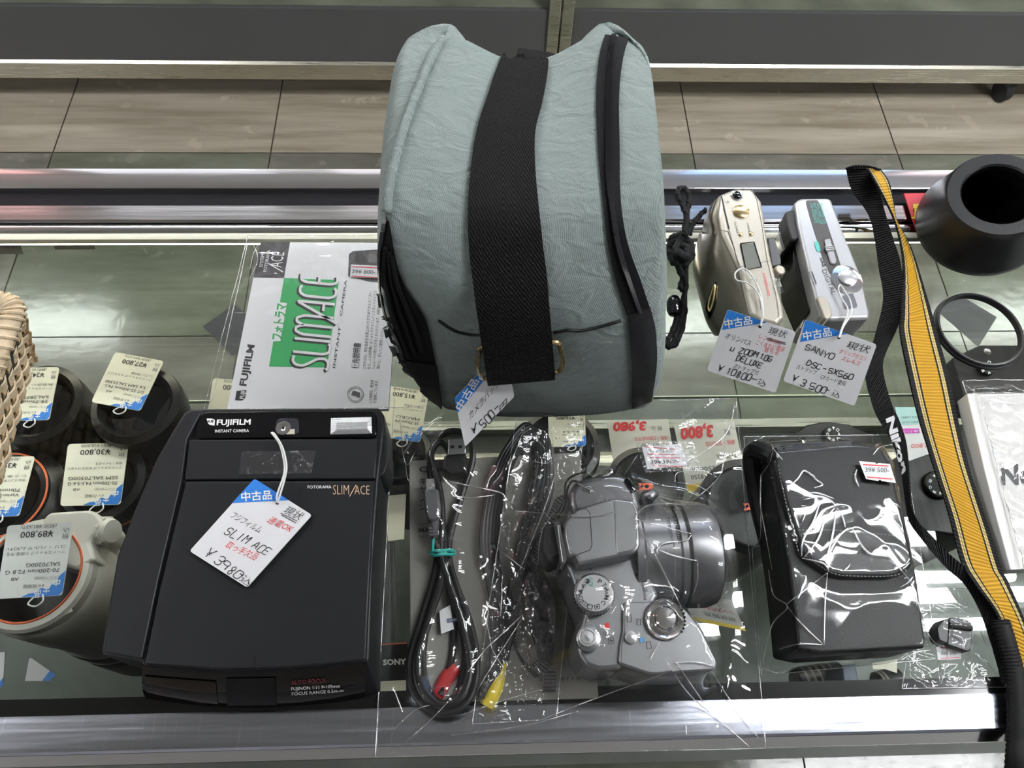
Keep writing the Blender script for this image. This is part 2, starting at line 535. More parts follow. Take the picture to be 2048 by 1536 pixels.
# ---- wall behind the staff side, with unseen coloured panels added for the bevel to mirror
mb = MB(mat('wall_pale', (0.30, 0.295, 0.29), 0.8)); mb.box((0, -2.6, 1.35), 14, 0.1, 2.7)
struct('wall_front', mb, smooth=False)
for x0, x1, z0, z1, c, lab in ((-2.9, -2.0, 0.7, 1.9, (0.30, 0.2, 0.13), 'brown panel added for reflections on the wall behind the counter'), (-1.7, -0.6, 0.6, 2.0, (0.72, 0.70, 0.80), 'pale lilac panel added for reflections on the wall behind the counter'),
                               (0.1, 0.5, 0.7, 1.8, (0.35, 0.28, 0.24), 'narrow brown panel added for reflections on the wall behind the counter'), (0.8, 2.6, 0.5, 2.1, (0.03, 0.035, 0.06), 'dark blue panel added for reflections on the wall behind the counter')):
    b = MB(mat('reflection_panel_' + lab.split()[0] + lab.split()[1], c, 0.6)); b.box(((x0 + x1) / 2, -2.545, (z0 + z1) / 2), x1 - x0, 0.006, z1 - z0)
    tag(mk('added_reflection_panel', b, smooth=False), lab, 'reflection panel', 'added panels behind the counter')

# ================================================================ brushed metal
def metal(name, col, rough, along=(1, 40, 40), bump=0.15, scratch=True):
    m = bpy.data.materials.new(name); MATS[name] = m; m.use_nodes = True
    nt = m.node_tree; N = nt.nodes; L = nt.links; b = N['Principled BSDF']
    b.inputs['Metallic'].default_value = 1; b.inputs['Base Color'].default_value = (*col, 1)
    tc = N.new('ShaderNodeTexCoord'); mp = N.new('ShaderNodeMapping'); mp.inputs['Scale'].default_value = along
    L.new(tc.outputs['Object'], mp.inputs['Vector'])
    n = N.new('ShaderNodeTexNoise'); n.inputs['Scale'].default_value = 8; n.inputs['Detail'].default_value = 6
    L.new(mp.outputs[0], n.inputs['Vector'])
    r = N.new('ShaderNodeMapRange'); r.inputs[1].default_value = 0.3; r.inputs[2].default_value = 0.7
    r.inputs[3].default_value = rough * 0.6; r.inputs[4].default_value = rough * 1.5
    L.new(n.outputs[0], r.inputs[0]); L.new(r.outputs[0], b.inputs['Roughness'])
    bp = N.new('ShaderNodeBump'); bp.inputs['Strength'].default_value = bump; bp.inputs['Distance'].default_value = 0.0006
    h = n.outputs[0]
    if scratch:
        mp2 = N.new('ShaderNodeMapping'); mp2.inputs['Scale'].default_value = (260, 12, 12); mp2.inputs['Rotation'].default_value = (0, 0, 0.25)
        L.new(tc.outputs['Object'], mp2.inputs['Vector'])
        n2 = N.new('ShaderNodeTexNoise'); n2.inputs['Scale'].default_value = 2.2; n2.inputs['Detail'].default_value = 3
        L.new(mp2.outputs[0], n2.inputs['Vector'])
        r2 = N.new('ShaderNodeMapRange'); r2.inputs[1].default_value = 0.62; r2.inputs[2].default_value = 0.8
        L.new(n2.outputs[0], r2.inputs[0])
        ad = N.new('ShaderNodeMath'); ad.operation = 'ADD'
        L.new(n.outputs[0], ad.inputs[0]); L.new(r2.outputs[0], ad.inputs[1]); h = ad.outputs[0]
        mc = N.new('ShaderNodeMix'); mc.data_type = 'RGBA'
        mc.inputs[6].default_value = (*col, 1); mc.inputs[7].default_value = (min(col[0] * 1.25, 1), min(col[1] * 1.25, 1), min(col[2] * 1.25, 1), 1)
        L.new(r2.outputs[0], mc.inputs[0]); L.new(mc.outputs[2], b.inputs['Base Color'])
    L.new(h, bp.inputs['Height']); L.new(bp.outputs[0], b.inputs['Normal'])
    return m
BRUSHED = metal('brushed_aluminium', (0.62, 0.645, 0.73), 0.19, bump=.07)
POLISHED = metal('polished_rail', (0.86, 0.85, 0.86), 0.10, bump=0.05, scratch=False)
DULL = metal('dull_aluminium', (0.62, 0.60, 0.52), 0.33, bump=0.08)
GLASS = clear('counter_glass', (0.975, 0.99, 0.98), 0.0, 0.021)
SHELFG = clear('shelf_glass', (0.95, 0.97, 0.955), 0.0, 0.025)
GEDGE = mat('glass_edge', (0.45, 0.62, 0.5), 0.1, 0.0)

# ================================================================ near showcase
YF, YB = 0.016, 0.462            # outer faces of its two long rails
X0, X1 = -1.2, 1.2
case = thing('display_case', 'long glass-topped showcase counter carrying all the used cameras', 'showcase', (0, 0.24, 0))
def profile(name, pts, m, parent, x0=X0, x1=X1, smooth=True):
    """extrude a (y, z) section along X"""
    b = MB(m)
    b.prism([V((x0, y, z)) for y, z in pts], [V((x1, y, z)) for y, z in pts])
    return mk(name, b, parent, smooth=smooth, angle=30)
mb = MB(GLASS); mb.box((0, (0.032 + 0.398) / 2, GZ - 0.003), X1 - X0, 0.366, 0.006)
gt = mk('glass_top', mb, case, smooth=False)
# near rail: black gasket, brushed top, polished bevel
profile('gasket', [(0.033, GZ - 0.012), (0.0425, GZ - 0.012), (0.0425, GZ + 0.0006), (0.033, GZ + 0.0006)], mat('gasket_black', (0.006, 0.006, 0.006), 0.12), case)
profile('front_rail', [(0.033, GZ - 0.03), (0.033, GZ + 0.0008), (0.031, GZ + 0.0012), (0.0135, GZ + 0.0012), (0.0120, GZ + 0.0002), (0.012, GZ - 0.03)], BRUSHED, case)
profile('front_bevel', [(0.0118, GZ - 0.03), (0.0118, GZ - 0.0006), (0.0062, GZ - 0.0040), (0.0060, GZ - 0.03)], POLISHED, case)
# far rail: flat outer rail, dark channel, inner flat, round bead, pale gasket at the glass
ZR = GZ
profile('back_rail', [(0.4425, ZR - 0.03), (0.4425, ZR + 0.0005), (0.4435, ZR + 0.001), (0.464, ZR + 0.001), (0.465, ZR), (0.465, ZR - 0.03)], POLISHED, case)
profile('channel', [(0.4255, ZR - 0.03), (0.4255, ZR - 0.006), (0.4425, ZR - 0.004), (0.4425, ZR - 0.03)], mat('channel_black', (0.014, 0.014, 0.018), 0.08, spec=0.8), case)
profile('inner_rail', [(0.409, ZR - 0.03), (0.409, ZR - 0.002), (0.410, ZR - 0.001), (0.4245, ZR - 0.0005), (0.4255, ZR - 0.0015), (0.4255, ZR - 0.03)], POLISHED, case)
bead = [(0.3945 + 0.0145 * (0.5 + 0.5 * math.cos(a)), ZR - 0.009 + 0.008 * math.sin(a)) for a in [i * math.pi / 10 for i in range(11)]]
profile('bead', bead + [(0.3945, ZR - 0.0105), (0.409, ZR - 0.0105)], CHROME, case)
profile('seal', [(0.3885, ZR - 0.005), (0.3885, ZR + 0.0002), (0.3900, ZR + 0.0006), (0.3943, ZR + 0.0002), (0.3943, ZR - 0.005)], mat('seal_pale', (0.75, 0.74, 0.6), 0.35), case)
# lamp tube inside, along the far top edge under the glass
mb = MB(mat('case_lamp', (0.9, 0.88, 0.75), 0.4, emit=(1.0, 0.95, 0.76, 24.0))); mb.tube([(X0 + .02, 0.4000, GZ - 0.0165), (X1 - .02, 0.4000, GZ - 0.0165)], 0.0030, 10)
mk('lamp_tube', mb, case)
mb = MB(DULL); mb.box((0, 0.4065, GZ - 0.020), X1 - X0, 0.004, 0.016); mk('lamp_holder', mb, case, smooth=False)
# far glass wall, shelves, deck, plinth
mb = MB(clear('front_glass', (0.85, 0.87, 0.84), 0.0, 0.022)); mb.box((0, 0.452, (GZ - 0.03 + 0.14) / 2), X1 - X0, 0.005, GZ - 0.03 - 0.14)
mk('glass_front', mb, case, smooth=False)
SH = -0.27
mb = MB(SHELFG, GEDGE); mb.box((0, 0.205, GZ + SH - 0.003), X1 - X0, 0.338, 0.006)
mb.box((0, 0.3748, GZ + SH - 0.003), X1 - X0, 0.0012, 0.0058, m=mat('shelf_edge_light', (0.72, 0.78, 0.6), 0.2))
mk('glass_shelf', mb, case, smooth=False)
DK = -0.40
mb = MB(mat('deck_board', (0.036, 0.039, 0.032), 0.4, noise_c=0.35, noise_s=9)); mb.box((0, 0.2, GZ + DK - 0.01), X1 - X0, 0.37, 0.02)
mk('deck', mb, case, smooth=False)
mb = MB(DULL); mb.box((0, 0.390, GZ + DK + 0.004), X1 - X0, 0.012, 0.030); mk('deck_edge', mb, case, smooth=False)
mb = MB(mat('plinth_grey', (0.10, 0.10, 0.105), 0.5)); mb.box((0, 0.44, 0.075), X1 - X0, 0.03, 0.13); mk('plinth', mb, case, smooth=False)
mb = MB(mat('door_dark', (0.02, 0.02, 0.022), 0.3)); mb.box((0, 0.022, (GZ - 0.03) / 2 + 0.04), X1 - X0, 0.008, GZ - 0.12); mk('sliding_door', mb, case, smooth=False)
mb = MB(mat('base_grey', (0.25, 0.27, 0.24), 0.4, noise_c=0.2, noise_s=8)); mb.box((0, 0.05, 0.05), X1 - X0, 0.1, 0.08); mk('base_board', mb, case, smooth=False)

# ================================================================ far showcases across the aisle
YC = 1.60
PANEL = mat('dark_grey_panel', (0.10, 0.10, 0.102), 0.45, bump=0.03, bump_s=900)
def far_case(xa, xb, label, stile_at):
    o = thing('display_case', label, 'showcase', ((xa + xb) / 2, YC + 0.2, 0), 'showcases across the aisle')
    b = MB(PANEL); b.box(((xa + xb) / 2, YC + 0.012, (0.131 + 0.277) / 2), xb - xa - 0.002, 0.012, 0.146); mk('kick_panel', b, o, smooth=False)
    b = MB(DULL); b.prism([V((xa, y, z)) for y, z in ((YC, 0.079), (YC, 0.124), (YC + 0.008, 0.130), (YC + 0.03, 0.130), (YC + 0.03, 0.079))],
                          [V((xb, y, z)) for y, z in ((YC, 0.079), (YC, 0.124), (YC + 0.008, 0.130), (YC + 0.03, 0.130), (YC + 0.03, 0.079))])
    mk('bottom_rail', b, o, smooth=False)
    xs = xb - 0.014 if stile_at > 0 else xa + 0.014
    b = MB(DULL); b.box((xs, YC + 0.014, 0.50), 0.028, 0.03, 0.80); mk('stile', b, o, smooth=False, bevel=0.002)
    b = MB(mat('far_deck', (0.30, 0.30, 0.24), 0.35, noise_c=0.35, noise_s=7)); b.box(((xa + xb) / 2, YC + 0.22, 0.268), xb - xa, 0.4, 0.018); mk('deck', b, o, smooth=False)
    b = MB(SHELFG); b.box(((xa + xb) / 2, YC + 0.016, 0.58), xb - xa - 0.06, 0.005, 0.60); mk('glass_pane', b, o, smooth=False)
    b = MB(mat('far_top', (0.4, 0.4, 0.38), 0.4)); b.box(((xa + xb) / 2, YC + 0.22, 0.91), xb - xa, 0.44, 0.03); mk('counter_top', b, o, smooth=False)
    b = MB(PANEL); b.box(((xa + xb) / 2, YC + 0.42, 0.49), xb - xa, 0.012, 0.82); mk('back_panel', b, o, smooth=False)
    return o
xm = PYv(1118, 80, YC).x
fl = far_case(-1.9, xm - 0.002, 'left one of the two grey-panelled showcases across the aisle', 1)
fr = far_case(xm + 0.002, 2.2, 'right one of the two grey-panelled showcases across the aisle', -1)
# caster under the right one
c = PYv(2012, 172, YC + 0.03)
b = MB(RUBBER); b.lathe([(0.004, -0.012), (0.026, -0.012), (0.030, -0.008), (0.030, 0.008), (0.026, 0.012), (0.004, 0.012)], (c.x, YC + 0.03, 0.031), V((1, 0.3, 0)), 24, cap0=True, cap1=True)
cs = mk('caster', b, fr)
b = MB(BLACKP); b.box((c.x, YC + 0.035, 0.067), 0.034, 0.045, 0.022); mk('bracket', b, cs, smooth=False, bevel=0.002)
for xx in (-1.75, 0.3):
    b = MB(RUBBER); b.lathe([(0.02, 0), (0.02, 0.078)], (xx, YC + 0.2, 0.001), n=16, cap0=True, cap1=True); mk('foot', b, fl if xx < 0 else fr)
# ================================================================ grey-green soft camera bag
def fabric(name, col, wsc=2600.0, strength=0.5, wr=0.6, sheen=0.15):
    m = bpy.data.materials.new(name); MATS[name] = m; m.use_nodes = True
    nt = m.node_tree; N = nt.nodes; L = nt.links; b = N['Principled BSDF']
    b.inputs['Roughness'].default_value = 0.5
    b.inputs['Sheen Weight'].default_value = sheen; b.inputs['Specular IOR Level'].default_value = 0.3
    tc = N.new('ShaderNodeTexCoord')
    # diagonal weave
    mp = N.new('ShaderNodeMapping'); mp.inputs['Rotation'].default_value = (0.5, 0.3, 0.6)
    L.new(tc.outputs['Object'], mp.inputs['Vector'])
    wv = N.new('ShaderNodeTexWave'); wv.inputs['Scale'].default_value = wsc / 6.28; wv.inputs['Distortion'].default_value = 0.6; wv.inputs['Detail'].default_value = 1
    L.new(mp.outputs[0], wv.inputs['Vector'])
    mp2 = N.new('ShaderNodeMapping'); mp2.inputs['Rotation'].default_value = (-0.4, 0.6, -0.9)
    L.new(tc.outputs['Object'], mp2.inputs['Vector'])
    wv2 = N.new('ShaderNodeTexWave'); wv2.inputs['Scale'].default_value = wsc / 6.28; wv2.inputs['Distortion'].default_value = 0.6; wv2.inputs['Detail'].default_value = 1
    L.new(mp2.outputs[0], wv2.inputs['Vector'])
    ml = N.new('ShaderNodeMath'); ml.operation = 'MULTIPLY'
    L.new(wv.outputs['Fac'], ml.inputs[0]); L.new(wv2.outputs['Fac'], ml.inputs[1])
    # soft wrinkles
    n = N.new('ShaderNodeTexNoise'); n.inputs['Scale'].default_value = 55; n.inputs['Detail'].default_value = 5; n.inputs['Distortion'].default_value = 1.2
    mp3 = N.new('ShaderNodeMapping'); mp3.inputs['Scale'].default_value = (1.0, 1.6, 1.6)
    L.new(tc.outputs['Object'], mp3.inputs['Vector']); L.new(mp3.outputs[0], n.inputs['Vector'])
    b1 = N.new('ShaderNodeBump'); b1.inputs['Strength'].default_value = wr; b1.inputs['Distance'].default_value = 0.006
    L.new(n.outputs[0], b1.inputs['Height'])
    b2 = N.new('ShaderNodeBump'); b2.inputs['Strength'].default_value = strength; b2.inputs['Distance'].default_value = 0.0006
    L.new(ml.outputs[0], b2.inputs['Height']); L.new(b1.outputs[0], b2.inputs['Normal']); L.new(b2.outputs[0], b.inputs['Normal'])
    mr = N.new('ShaderNodeMapRange'); mr.inputs[3].default_value = 0.72; mr.inputs[4].default_value = 1.15
    L.new(ml.outputs[0], mr.inputs[0])
    sc = N.new('ShaderNodeVectorMath'); sc.operation = 'SCALE'; sc.inputs[0].default_value = col
    L.new(mr.outputs[0], sc.inputs['Scale']); L.new(sc.outputs[0], b.inputs['Base Color'])
    return m
BAGF = fabric('bag_nylon', (0.30, 0.365, 0.345))

def webbing(name, col, rib=2600, chk=True, stripes=None, strength=0.8):
    """woven tape; uv.x runs across the tape, uv.y along it in metres"""
    m = bpy.data.materials.new(name); MATS[name] = m; m.use_nodes = True
    nt = m.node_tree; N = nt.nodes; L = nt.links; b = N['Principled BSDF']
    b.inputs['Roughness'].default_value = 0.6; b.inputs['Specular IOR Level'].default_value = 0.2
    uv = N.new('ShaderNodeUVMap'); sp = N.new('ShaderNodeSeparateXYZ'); L.new(uv.outputs[0], sp.inputs[0])
    def math_(op, a, bb, c=None):
        q = N.new('ShaderNodeMath'); q.operation = op
        for i, x in enumerate((a, bb, c)):
            if x is None: continue
            if isinstance(x, (int, float)): q.inputs[i].default_value = x
            else: L.new(x, q.inputs[i])
        return q.outputs[0]
    s1 = math_('SINE', math_('MULTIPLY', sp.outputs[1], rib), None)
    h = s1
    if chk:
        s2 = math_('SINE', math_('MULTIPLY', sp.outputs[0], 2 * math.pi * 22), None)
        h = math_('MULTIPLY', s1, s2)
    bp = N.new('ShaderNodeBump'); bp.inputs['Strength'].default_value = strength; bp.inputs['Distance'].default_value = 0.0008
    L.new(h, bp.inputs['Height']); L.new(bp.outputs[0], b.inputs['Normal'])
    if stripes:
        cr = N.new('ShaderNodeValToRGB'); cr.color_ramp.interpolation = 'CONSTANT'
        e = cr.color_ramp.elements
        e[0].position = 0; e[0].color = (*stripes[0][1], 1)
        e[1].position = stripes[1][0]; e[1].color = (*stripes[1][1], 1)
        for p, c in stripes[2:]:
            k = e.new(p); k.color = (*c, 1)
        L.new(sp.outputs[0], cr.inputs[0]); src = cr.outputs[0]
        mr = N.new('ShaderNodeMapRange'); mr.inputs[1].default_value = -1; mr.inputs[3].default_value = 0.72; mr.inputs[4].default_value = 1.08
        L.new(h, mr.inputs[0])
        sc = N.new('ShaderNodeVectorMath'); sc.operation = 'SCALE'; L.new(src, sc.inputs[0]); L.new(mr.outputs[0], sc.inputs['Scale'])
        L.new(sc.outputs[0], b.inputs['Base Color'])
    else:
        mr = N.new('ShaderNodeMapRange'); mr.inputs[1].default_value = -1; mr.inputs[3].default_value = 0.35; mr.inputs[4].default_value = 1.5
        L.new(h, mr.inputs[0])
        sc = N.new('ShaderNodeVectorMath'); sc.operation = 'SCALE'; sc.inputs[0].default_value = col; L.new(mr.outputs[0], sc.inputs['Scale'])
        L.new(sc.outputs[0], b.inputs['Base Color'])
    return m
WEB = webbing('black_webbing', (0.0055, 0.005, 0.005), rib=2 * math.pi / 0.0035)
BAGBLK = mat('bag_black_cloth', (0.0045, 0.0045, 0.0055), 0.7, spec=0.2, bump=0.3, bump_s=300)
BAGTRIM = mat('bag_black_vinyl', (0.009, 0.009, 0.0105), 0.45, spec=0.3, bump=0.2, bump_s=150)

ROWS = [
 (0.001, 0.228, [880, 915, 985, 1060, 1150, 1245, 1306], [800, 822, 832, 834, 832, 822, 798]),
 (0.045, 0, [832, 868, 962, 1050, 1158, 1270, 1324], [755, 783, 792, 795, 792, 780, 745]),
 (0.09, 0, [788, 832, 948, 1040, 1165, 1285, 1330], [690, 715, 728, 731, 726, 705, 655]),
 (0.132, 0, [764, 812, 932, 1030, 1170, 1292, 1332], [588, 628, 650, 655, 648, 612, 560]),
 (0.165, 0, [758, 802, 918, 1025, 1165, 1290, 1328], [500, 530, 550, 553, 545, 512, 470]),
 (0.188, 0, [768, 815, 925, 1020, 1160, 1280, 1322], [410, 428, 425, 420, 425, 408, 375]),
 (0.198, 0, [795, 838, 950, 1020, 1142, 1252, 1308], [295, 300, 277, 275, 282, 270, 262]),
 (0.200, 0, [832, 880, 982, 1040, 1122, 1222, 1290], [190, 172, 158, 172, 160, 140, 150]),
 (0.198, 0, [885, 905, 998, 1050, 1108, 1200, 1250], [82, 69, 112, 122, 110, 64, 78]),
]
front = []
for i, (h, _, xs, ys) in enumerate(ROWS):
    r = []
    for j, (x, y) in enumerate(zip(xs, ys)):
        hh = h
        if i >= 6: hh = h - (0.0, 0.0, 0.006, 0.010, 0.006, 0.0, 0.002)[j] * (0.6 if i == 6 else 1.0)
        r.append(P(x, y, hh))
    front.append(r)
YBK = 0.375
back = []
for i, r in enumerate(front):
    q = []
    cx = sum(p.x for p in r) / 7
    for j, p in enumerate(r):
        yb = YBK + (0.008 if i > 6 else 0.0) + (0.012 if 0 < j < 6 else 0)
        z = min(p.z - (0.004 if i > 6 else 0), GZ + 0.195 - (0.0, 0.006, 0.050, 0.062, 0.046, 0.003, 0.0)[j] + 0.0005 * i)
        q.append(V((cx + (p.x - cx) * 0.97, max(yb, p.y + 0.006), z)))
    back.append(q)
loop_rows = []
for i in range(len(front)):
    f, b = front[i], back[i]
    sideR = [f[6].lerp(b[6], t) + V((0.004, 0, 0)) for t in (0.35, 0.7)]
    sideL = [b[0].lerp(f[0], t) + V((-0.003, 0, 0)) for t in (0.3, 0.65)]
    loop_rows.append(f + sideR + b[::-1] + sideL)
# fine interpolating skin
nl = len(loop_rows[0])
cols_ = [spl([r[j] for r in loop_rows], 5) for j in range(nl)]
fine = [spl([c[i] for c in cols_], 5, True) for i in range(len(cols_[0]))]
for i, r in enumerate(fine):           # puckers in the padded cloth
    for j, p in enumerate(r):
        k = noise.noise(V((p.x * 45, p.y * 22, p.z * 22)) ) + 0.5 * noise.noise(V((p.x * 110, p.y * 60, p.z * 60)))
        if i > 2: r[j] = p + V((0.25, -0.6, 0.75)) * (k * 0.0011)
mb = MB(BAGF)
mb.grid(fine, closeu=True)
nf = len(fine[0]); t0_ = (len(fine) - 1) * nf
for base in (t0_, 0):
    Fr = [base + j for j in range(31)]; Bk = [base + 45 + 30 - j for j in range(31)]
    for j in range(30): mb.f.append([Fr[j], Fr[j + 1], Bk[j + 1], Bk[j]]); mb.m.append(0)
    mb.f.append([base + j for j in range(30, 46)]); mb.m.append(0)
    mb.f.append([base + (j % nf) for j in range(75, nf + 1)]); mb.m.append(0)
bag = thing('camera_bag', 'big grey-green padded nylon camera bag with a wide black webbing strap over it', 'bag', (0.02, 0.30, GZ))
body = mk('bag_body', mb, bag, angle=60)
# evaluated surface, for laying trim on it
dg = bpy.context.evaluated_depsgraph_get()
def surf(ob):
    bpy.context.view_layer.update()
    d = bpy.context.evaluated_depsgraph_get(); e = ob.evaluated_get(d); me = e.to_mesh()
    o = OFF[ob.name]
    b = BVHTree.FromPolygons([v.co + o for v in me.vertices], [list(p.vertices) for p in me.polygons])
    e.to_mesh_clear(); return b
bagb = surf(body)
def S(off): return onto(bagb, off, fallback=lambda x, y: P(x, y, 0.15))
def path(px, proj, n=5, closed=False):
    return [proj(p.x, p.y) for p in spl([V((*q, 0)) for q in px], n, closed)]
def patch(mb, Lpx, Rpx, proj, cols=6, n=5, m=None):
    a = spl([V((*q, 0)) for q in Lpx], n); b = spl([V((*q, 0)) for q in Rpx], n)
    mb.grid([[proj(*(a[i].lerp(b[i], j / cols))[:2]) for j in range(cols + 1)] for i in range(len(a))], m)
# wide strap
Lpx = [(1004, 112), (990, 145), (972, 200), (953, 262), (941, 335), (936, 420), (938, 490), (948, 570), (962, 655), (976, 748)]
Rpx = [(1098, 124), (1094, 160), (1084, 210), (1071, 265), (1070, 330), (1076, 410), (1083, 470), (1092, 545), (1101, 635), (1109, 736)]
a = spl([V((*q, 0)) for q in Lpx], 5); b = spl([V((*q, 0)) for q in Rpx], 5)
mb = MB(WEB)
sp_ = S(0.0026)
NC = 6
rows = []
for i in range(len(a)):
    rows.append([sp_(*(a[i].lerp(b[i], j / NC))[:2]) for j in range(NC + 1)])
# the strap end stands a little away from the bag
for i in range(len(rows) - 12, len(rows)):
    k = (i - (len(rows) - 13)) / 12
    rows[i] = [p + V((0, -0.006 * k, 0)) for p in rows[i]]
for j in range(NC):
    mb.ribbon([r[j] for r in rows], [r[j + 1] for r in rows], 0.0018)
for k in list(mb.uv):                      # one tape, so let uv.x run over all strips
    nper = (len(rows) - 1) * 4 + 2
    j = k // nper
    mb.uv[k] = [((u + j) / NC, v) for u, v in mb.uv[k]]
strap = mk('webbing_strap', mb, bag, angle=50)
mb = MB(mat('strap_thread', (0.05, 0.05, 0.05), 0.6))
mb.tube([p for p in path([(966, 666), (1005, 664), (1050, 655), (1098, 648)], S(0.0056), 6)], 0.00035, 5)
mk('stitching', mb, strap)
# carry handle end behind the top
mb = MB(WEB)
q = [PYv(1036, 94, 0.392), PYv(1080, 100, 0.392), PYv(1130, 110, 0.390)]
q2 = [PYv(1031, 118, 0.372), PYv(1076, 126, 0.370), PYv(1122, 138, 0.366)]
mb.ribbon(q, q2, 0.004)
mk('handle', mb, bag, angle=50, bevel=0.001)
# zip on the right shoulder
zl = [(1210, 72), (1198, 120), (1192, 200), (1195, 300), (1205, 410), (1218, 510), (1236, 580), (1252, 630)]
zr = [(1256, 80), (1245, 120), (1238, 190), (1239, 300), (1240, 395), (1252, 480), (1278, 556), (1297, 614)]
mb = MB(BAGBLK); patch(mb, zl, zr, S(0.0012), 4); zp = mk('zipper', mb, bag, angle=0)
TEETH = mat('zip_teeth', (0.018, 0.018, 0.02), 0.28)
def teeth(pxline, name, parent, step=3.2, r=0.0007, w=0.0028):
    b = MB(TEETH)
    pts = spl([V((*q, 0)) for q in pxline], 8); pr = S(0.0022)
    d = 0; last = None
    for i in range(len(pts) - 1):
        seg = pts[i + 1] - pts[i]; L_ = seg.length; t = 0
        while t < L_:
            c = pts[i] + seg * (t / L_); t += step
            A = pr(c.x, c.y); B = pr(c.x + 4, c.y)
            ax = (B - A).normalized()
            b.tube([A - ax * w / 2, A + ax * w / 2], r, 4)
    return mk(name, b, parent)
teeth([(1226, 76), (1219, 138), (1216, 268), (1216, 365), (1229, 463), (1248, 540), (1276, 622)], 'zip_teeth', zp)
mb = MB(BAGTRIM); patch(mb, [(1252, 628), (1258, 680), (1262, 740), (1262, 814)], [(1297, 612), (1308, 660), (1310, 730), (1301, 800)], S(0.0016), 5)
mk('zip_garage', mb, bag, angle=0)
# right outer pocket puffs out beyond the zip
# left black gusset with its zip
gl = [(776, 432), (766, 480), (761, 540), (764, 600), (778, 660), (800, 720), (838, 772), (880, 806)]
gr = [(782, 452), (794, 520), (812, 570), (836, 608), (854, 640), (866, 690), (877, 750), (886, 812)]
mb = MB(BAGBLK); patch(mb, gl, gr, S(0.0014), 6); gs = mk('gusset', mb, bag, angle=0)
for k in (0.3, 0.5, 0.7):
    b = MB(BAGBLK)
    b.tube(path([(p[0] * (1 - k) + q[0] * k, p[1] * (1 - k) + q[1] * k) for p, q in zip(gl[1:-2], gr[1:-2])], S(0.002), 5), 0.0014, 6)
    mk('fold', b, gs)
teeth([(775, 440), (766, 500), (766, 570), (776, 625), (796, 676), (808, 716)], 'zip_teeth', gs, r=0.0006, w=0.0022)
mb = MB(BAGTRIM); patch(mb, [(796, 712), (812, 742), (842, 778), (882, 808)], [(876, 724), (879, 750), (882, 780), (886, 814)], S(0.0026), 5)
mk('gusset_end', mb, bag, angle=0)
# piping on the left edge and the sewn seam across the front
mb = MB(BAGF); pth = path([(888, 80), (862, 122), (838, 182), (815, 240), (798, 296), (783, 360), (775, 425)], S(0.001), 6)
mb.tube(pth, 0.0026, 8); mk('piping', mb, bag, angle=0)
mb = MB(BAGTRIM)
mb.tube(path([(878, 640), (908, 660), (940, 668), (966, 668)], S(0.0006), 5), 0.0009, 6)
mk('seam', mb, bag, angle=0); mb = MB(BAGTRIM)
mb.tube(path([(1108, 664), (1135, 659), (1160, 660), (1200, 652), (1240, 640)], S(0.0006), 5), 0.0011, 6)
mk('seam', mb, bag, angle=0)
mb = MB(BAGF); patch(mb, [(758, 585), (761, 630), (771, 672), (786, 712)], [(766, 585), (771, 632), (783, 674), (797, 712)], S(0.0034), 3); mk('pocket_edge', mb, bag, angle=0)
# brass D-ring
pr = S(0.004)
A_ = [pr(1107, 672), pr(1119, 684), pr(1125, 706), pr(1122, 724), pr(1108, 734)]
B_ = [pr(978, 748), pr(962, 738), pr(957, 715), pr(961, 695), pr(970, 682)]
mb = MB(GOLD); mb.tube(spl(A_ + [pr(1040, 742)] + B_ + [pr(1035, 676)], 5, True), 0.0016, 8, closed=True)
mk('ring', mb, bag)
# ================================================================ price tags
def quad(TL, TR, BL):
    TL, TR, BL = V(TL), V(TR), V(BL)
    return TL, TR, TR + BL - TL, BL

def card(mb, TL, TR, BL, proj, m, r=6, th=0.0007):
    q = quad(TL, TR, BL)
    pts = rnd([V((p.x, p.y, 0)) for p in q], r, 4)
    top = [proj(p.x, p.y) for p in pts]
    n = getattr(proj, 'n', V((0, 0, 1)))
    mb.prism(top, [p - n * th for p in top], m)

def uvpx(TL, TR, BL):
    TL, TR, BL = V(TL), V(TR), V(BL)
    return lambda u, v: tuple(TL + (TR - TL) * u + (BL - TL) * v)

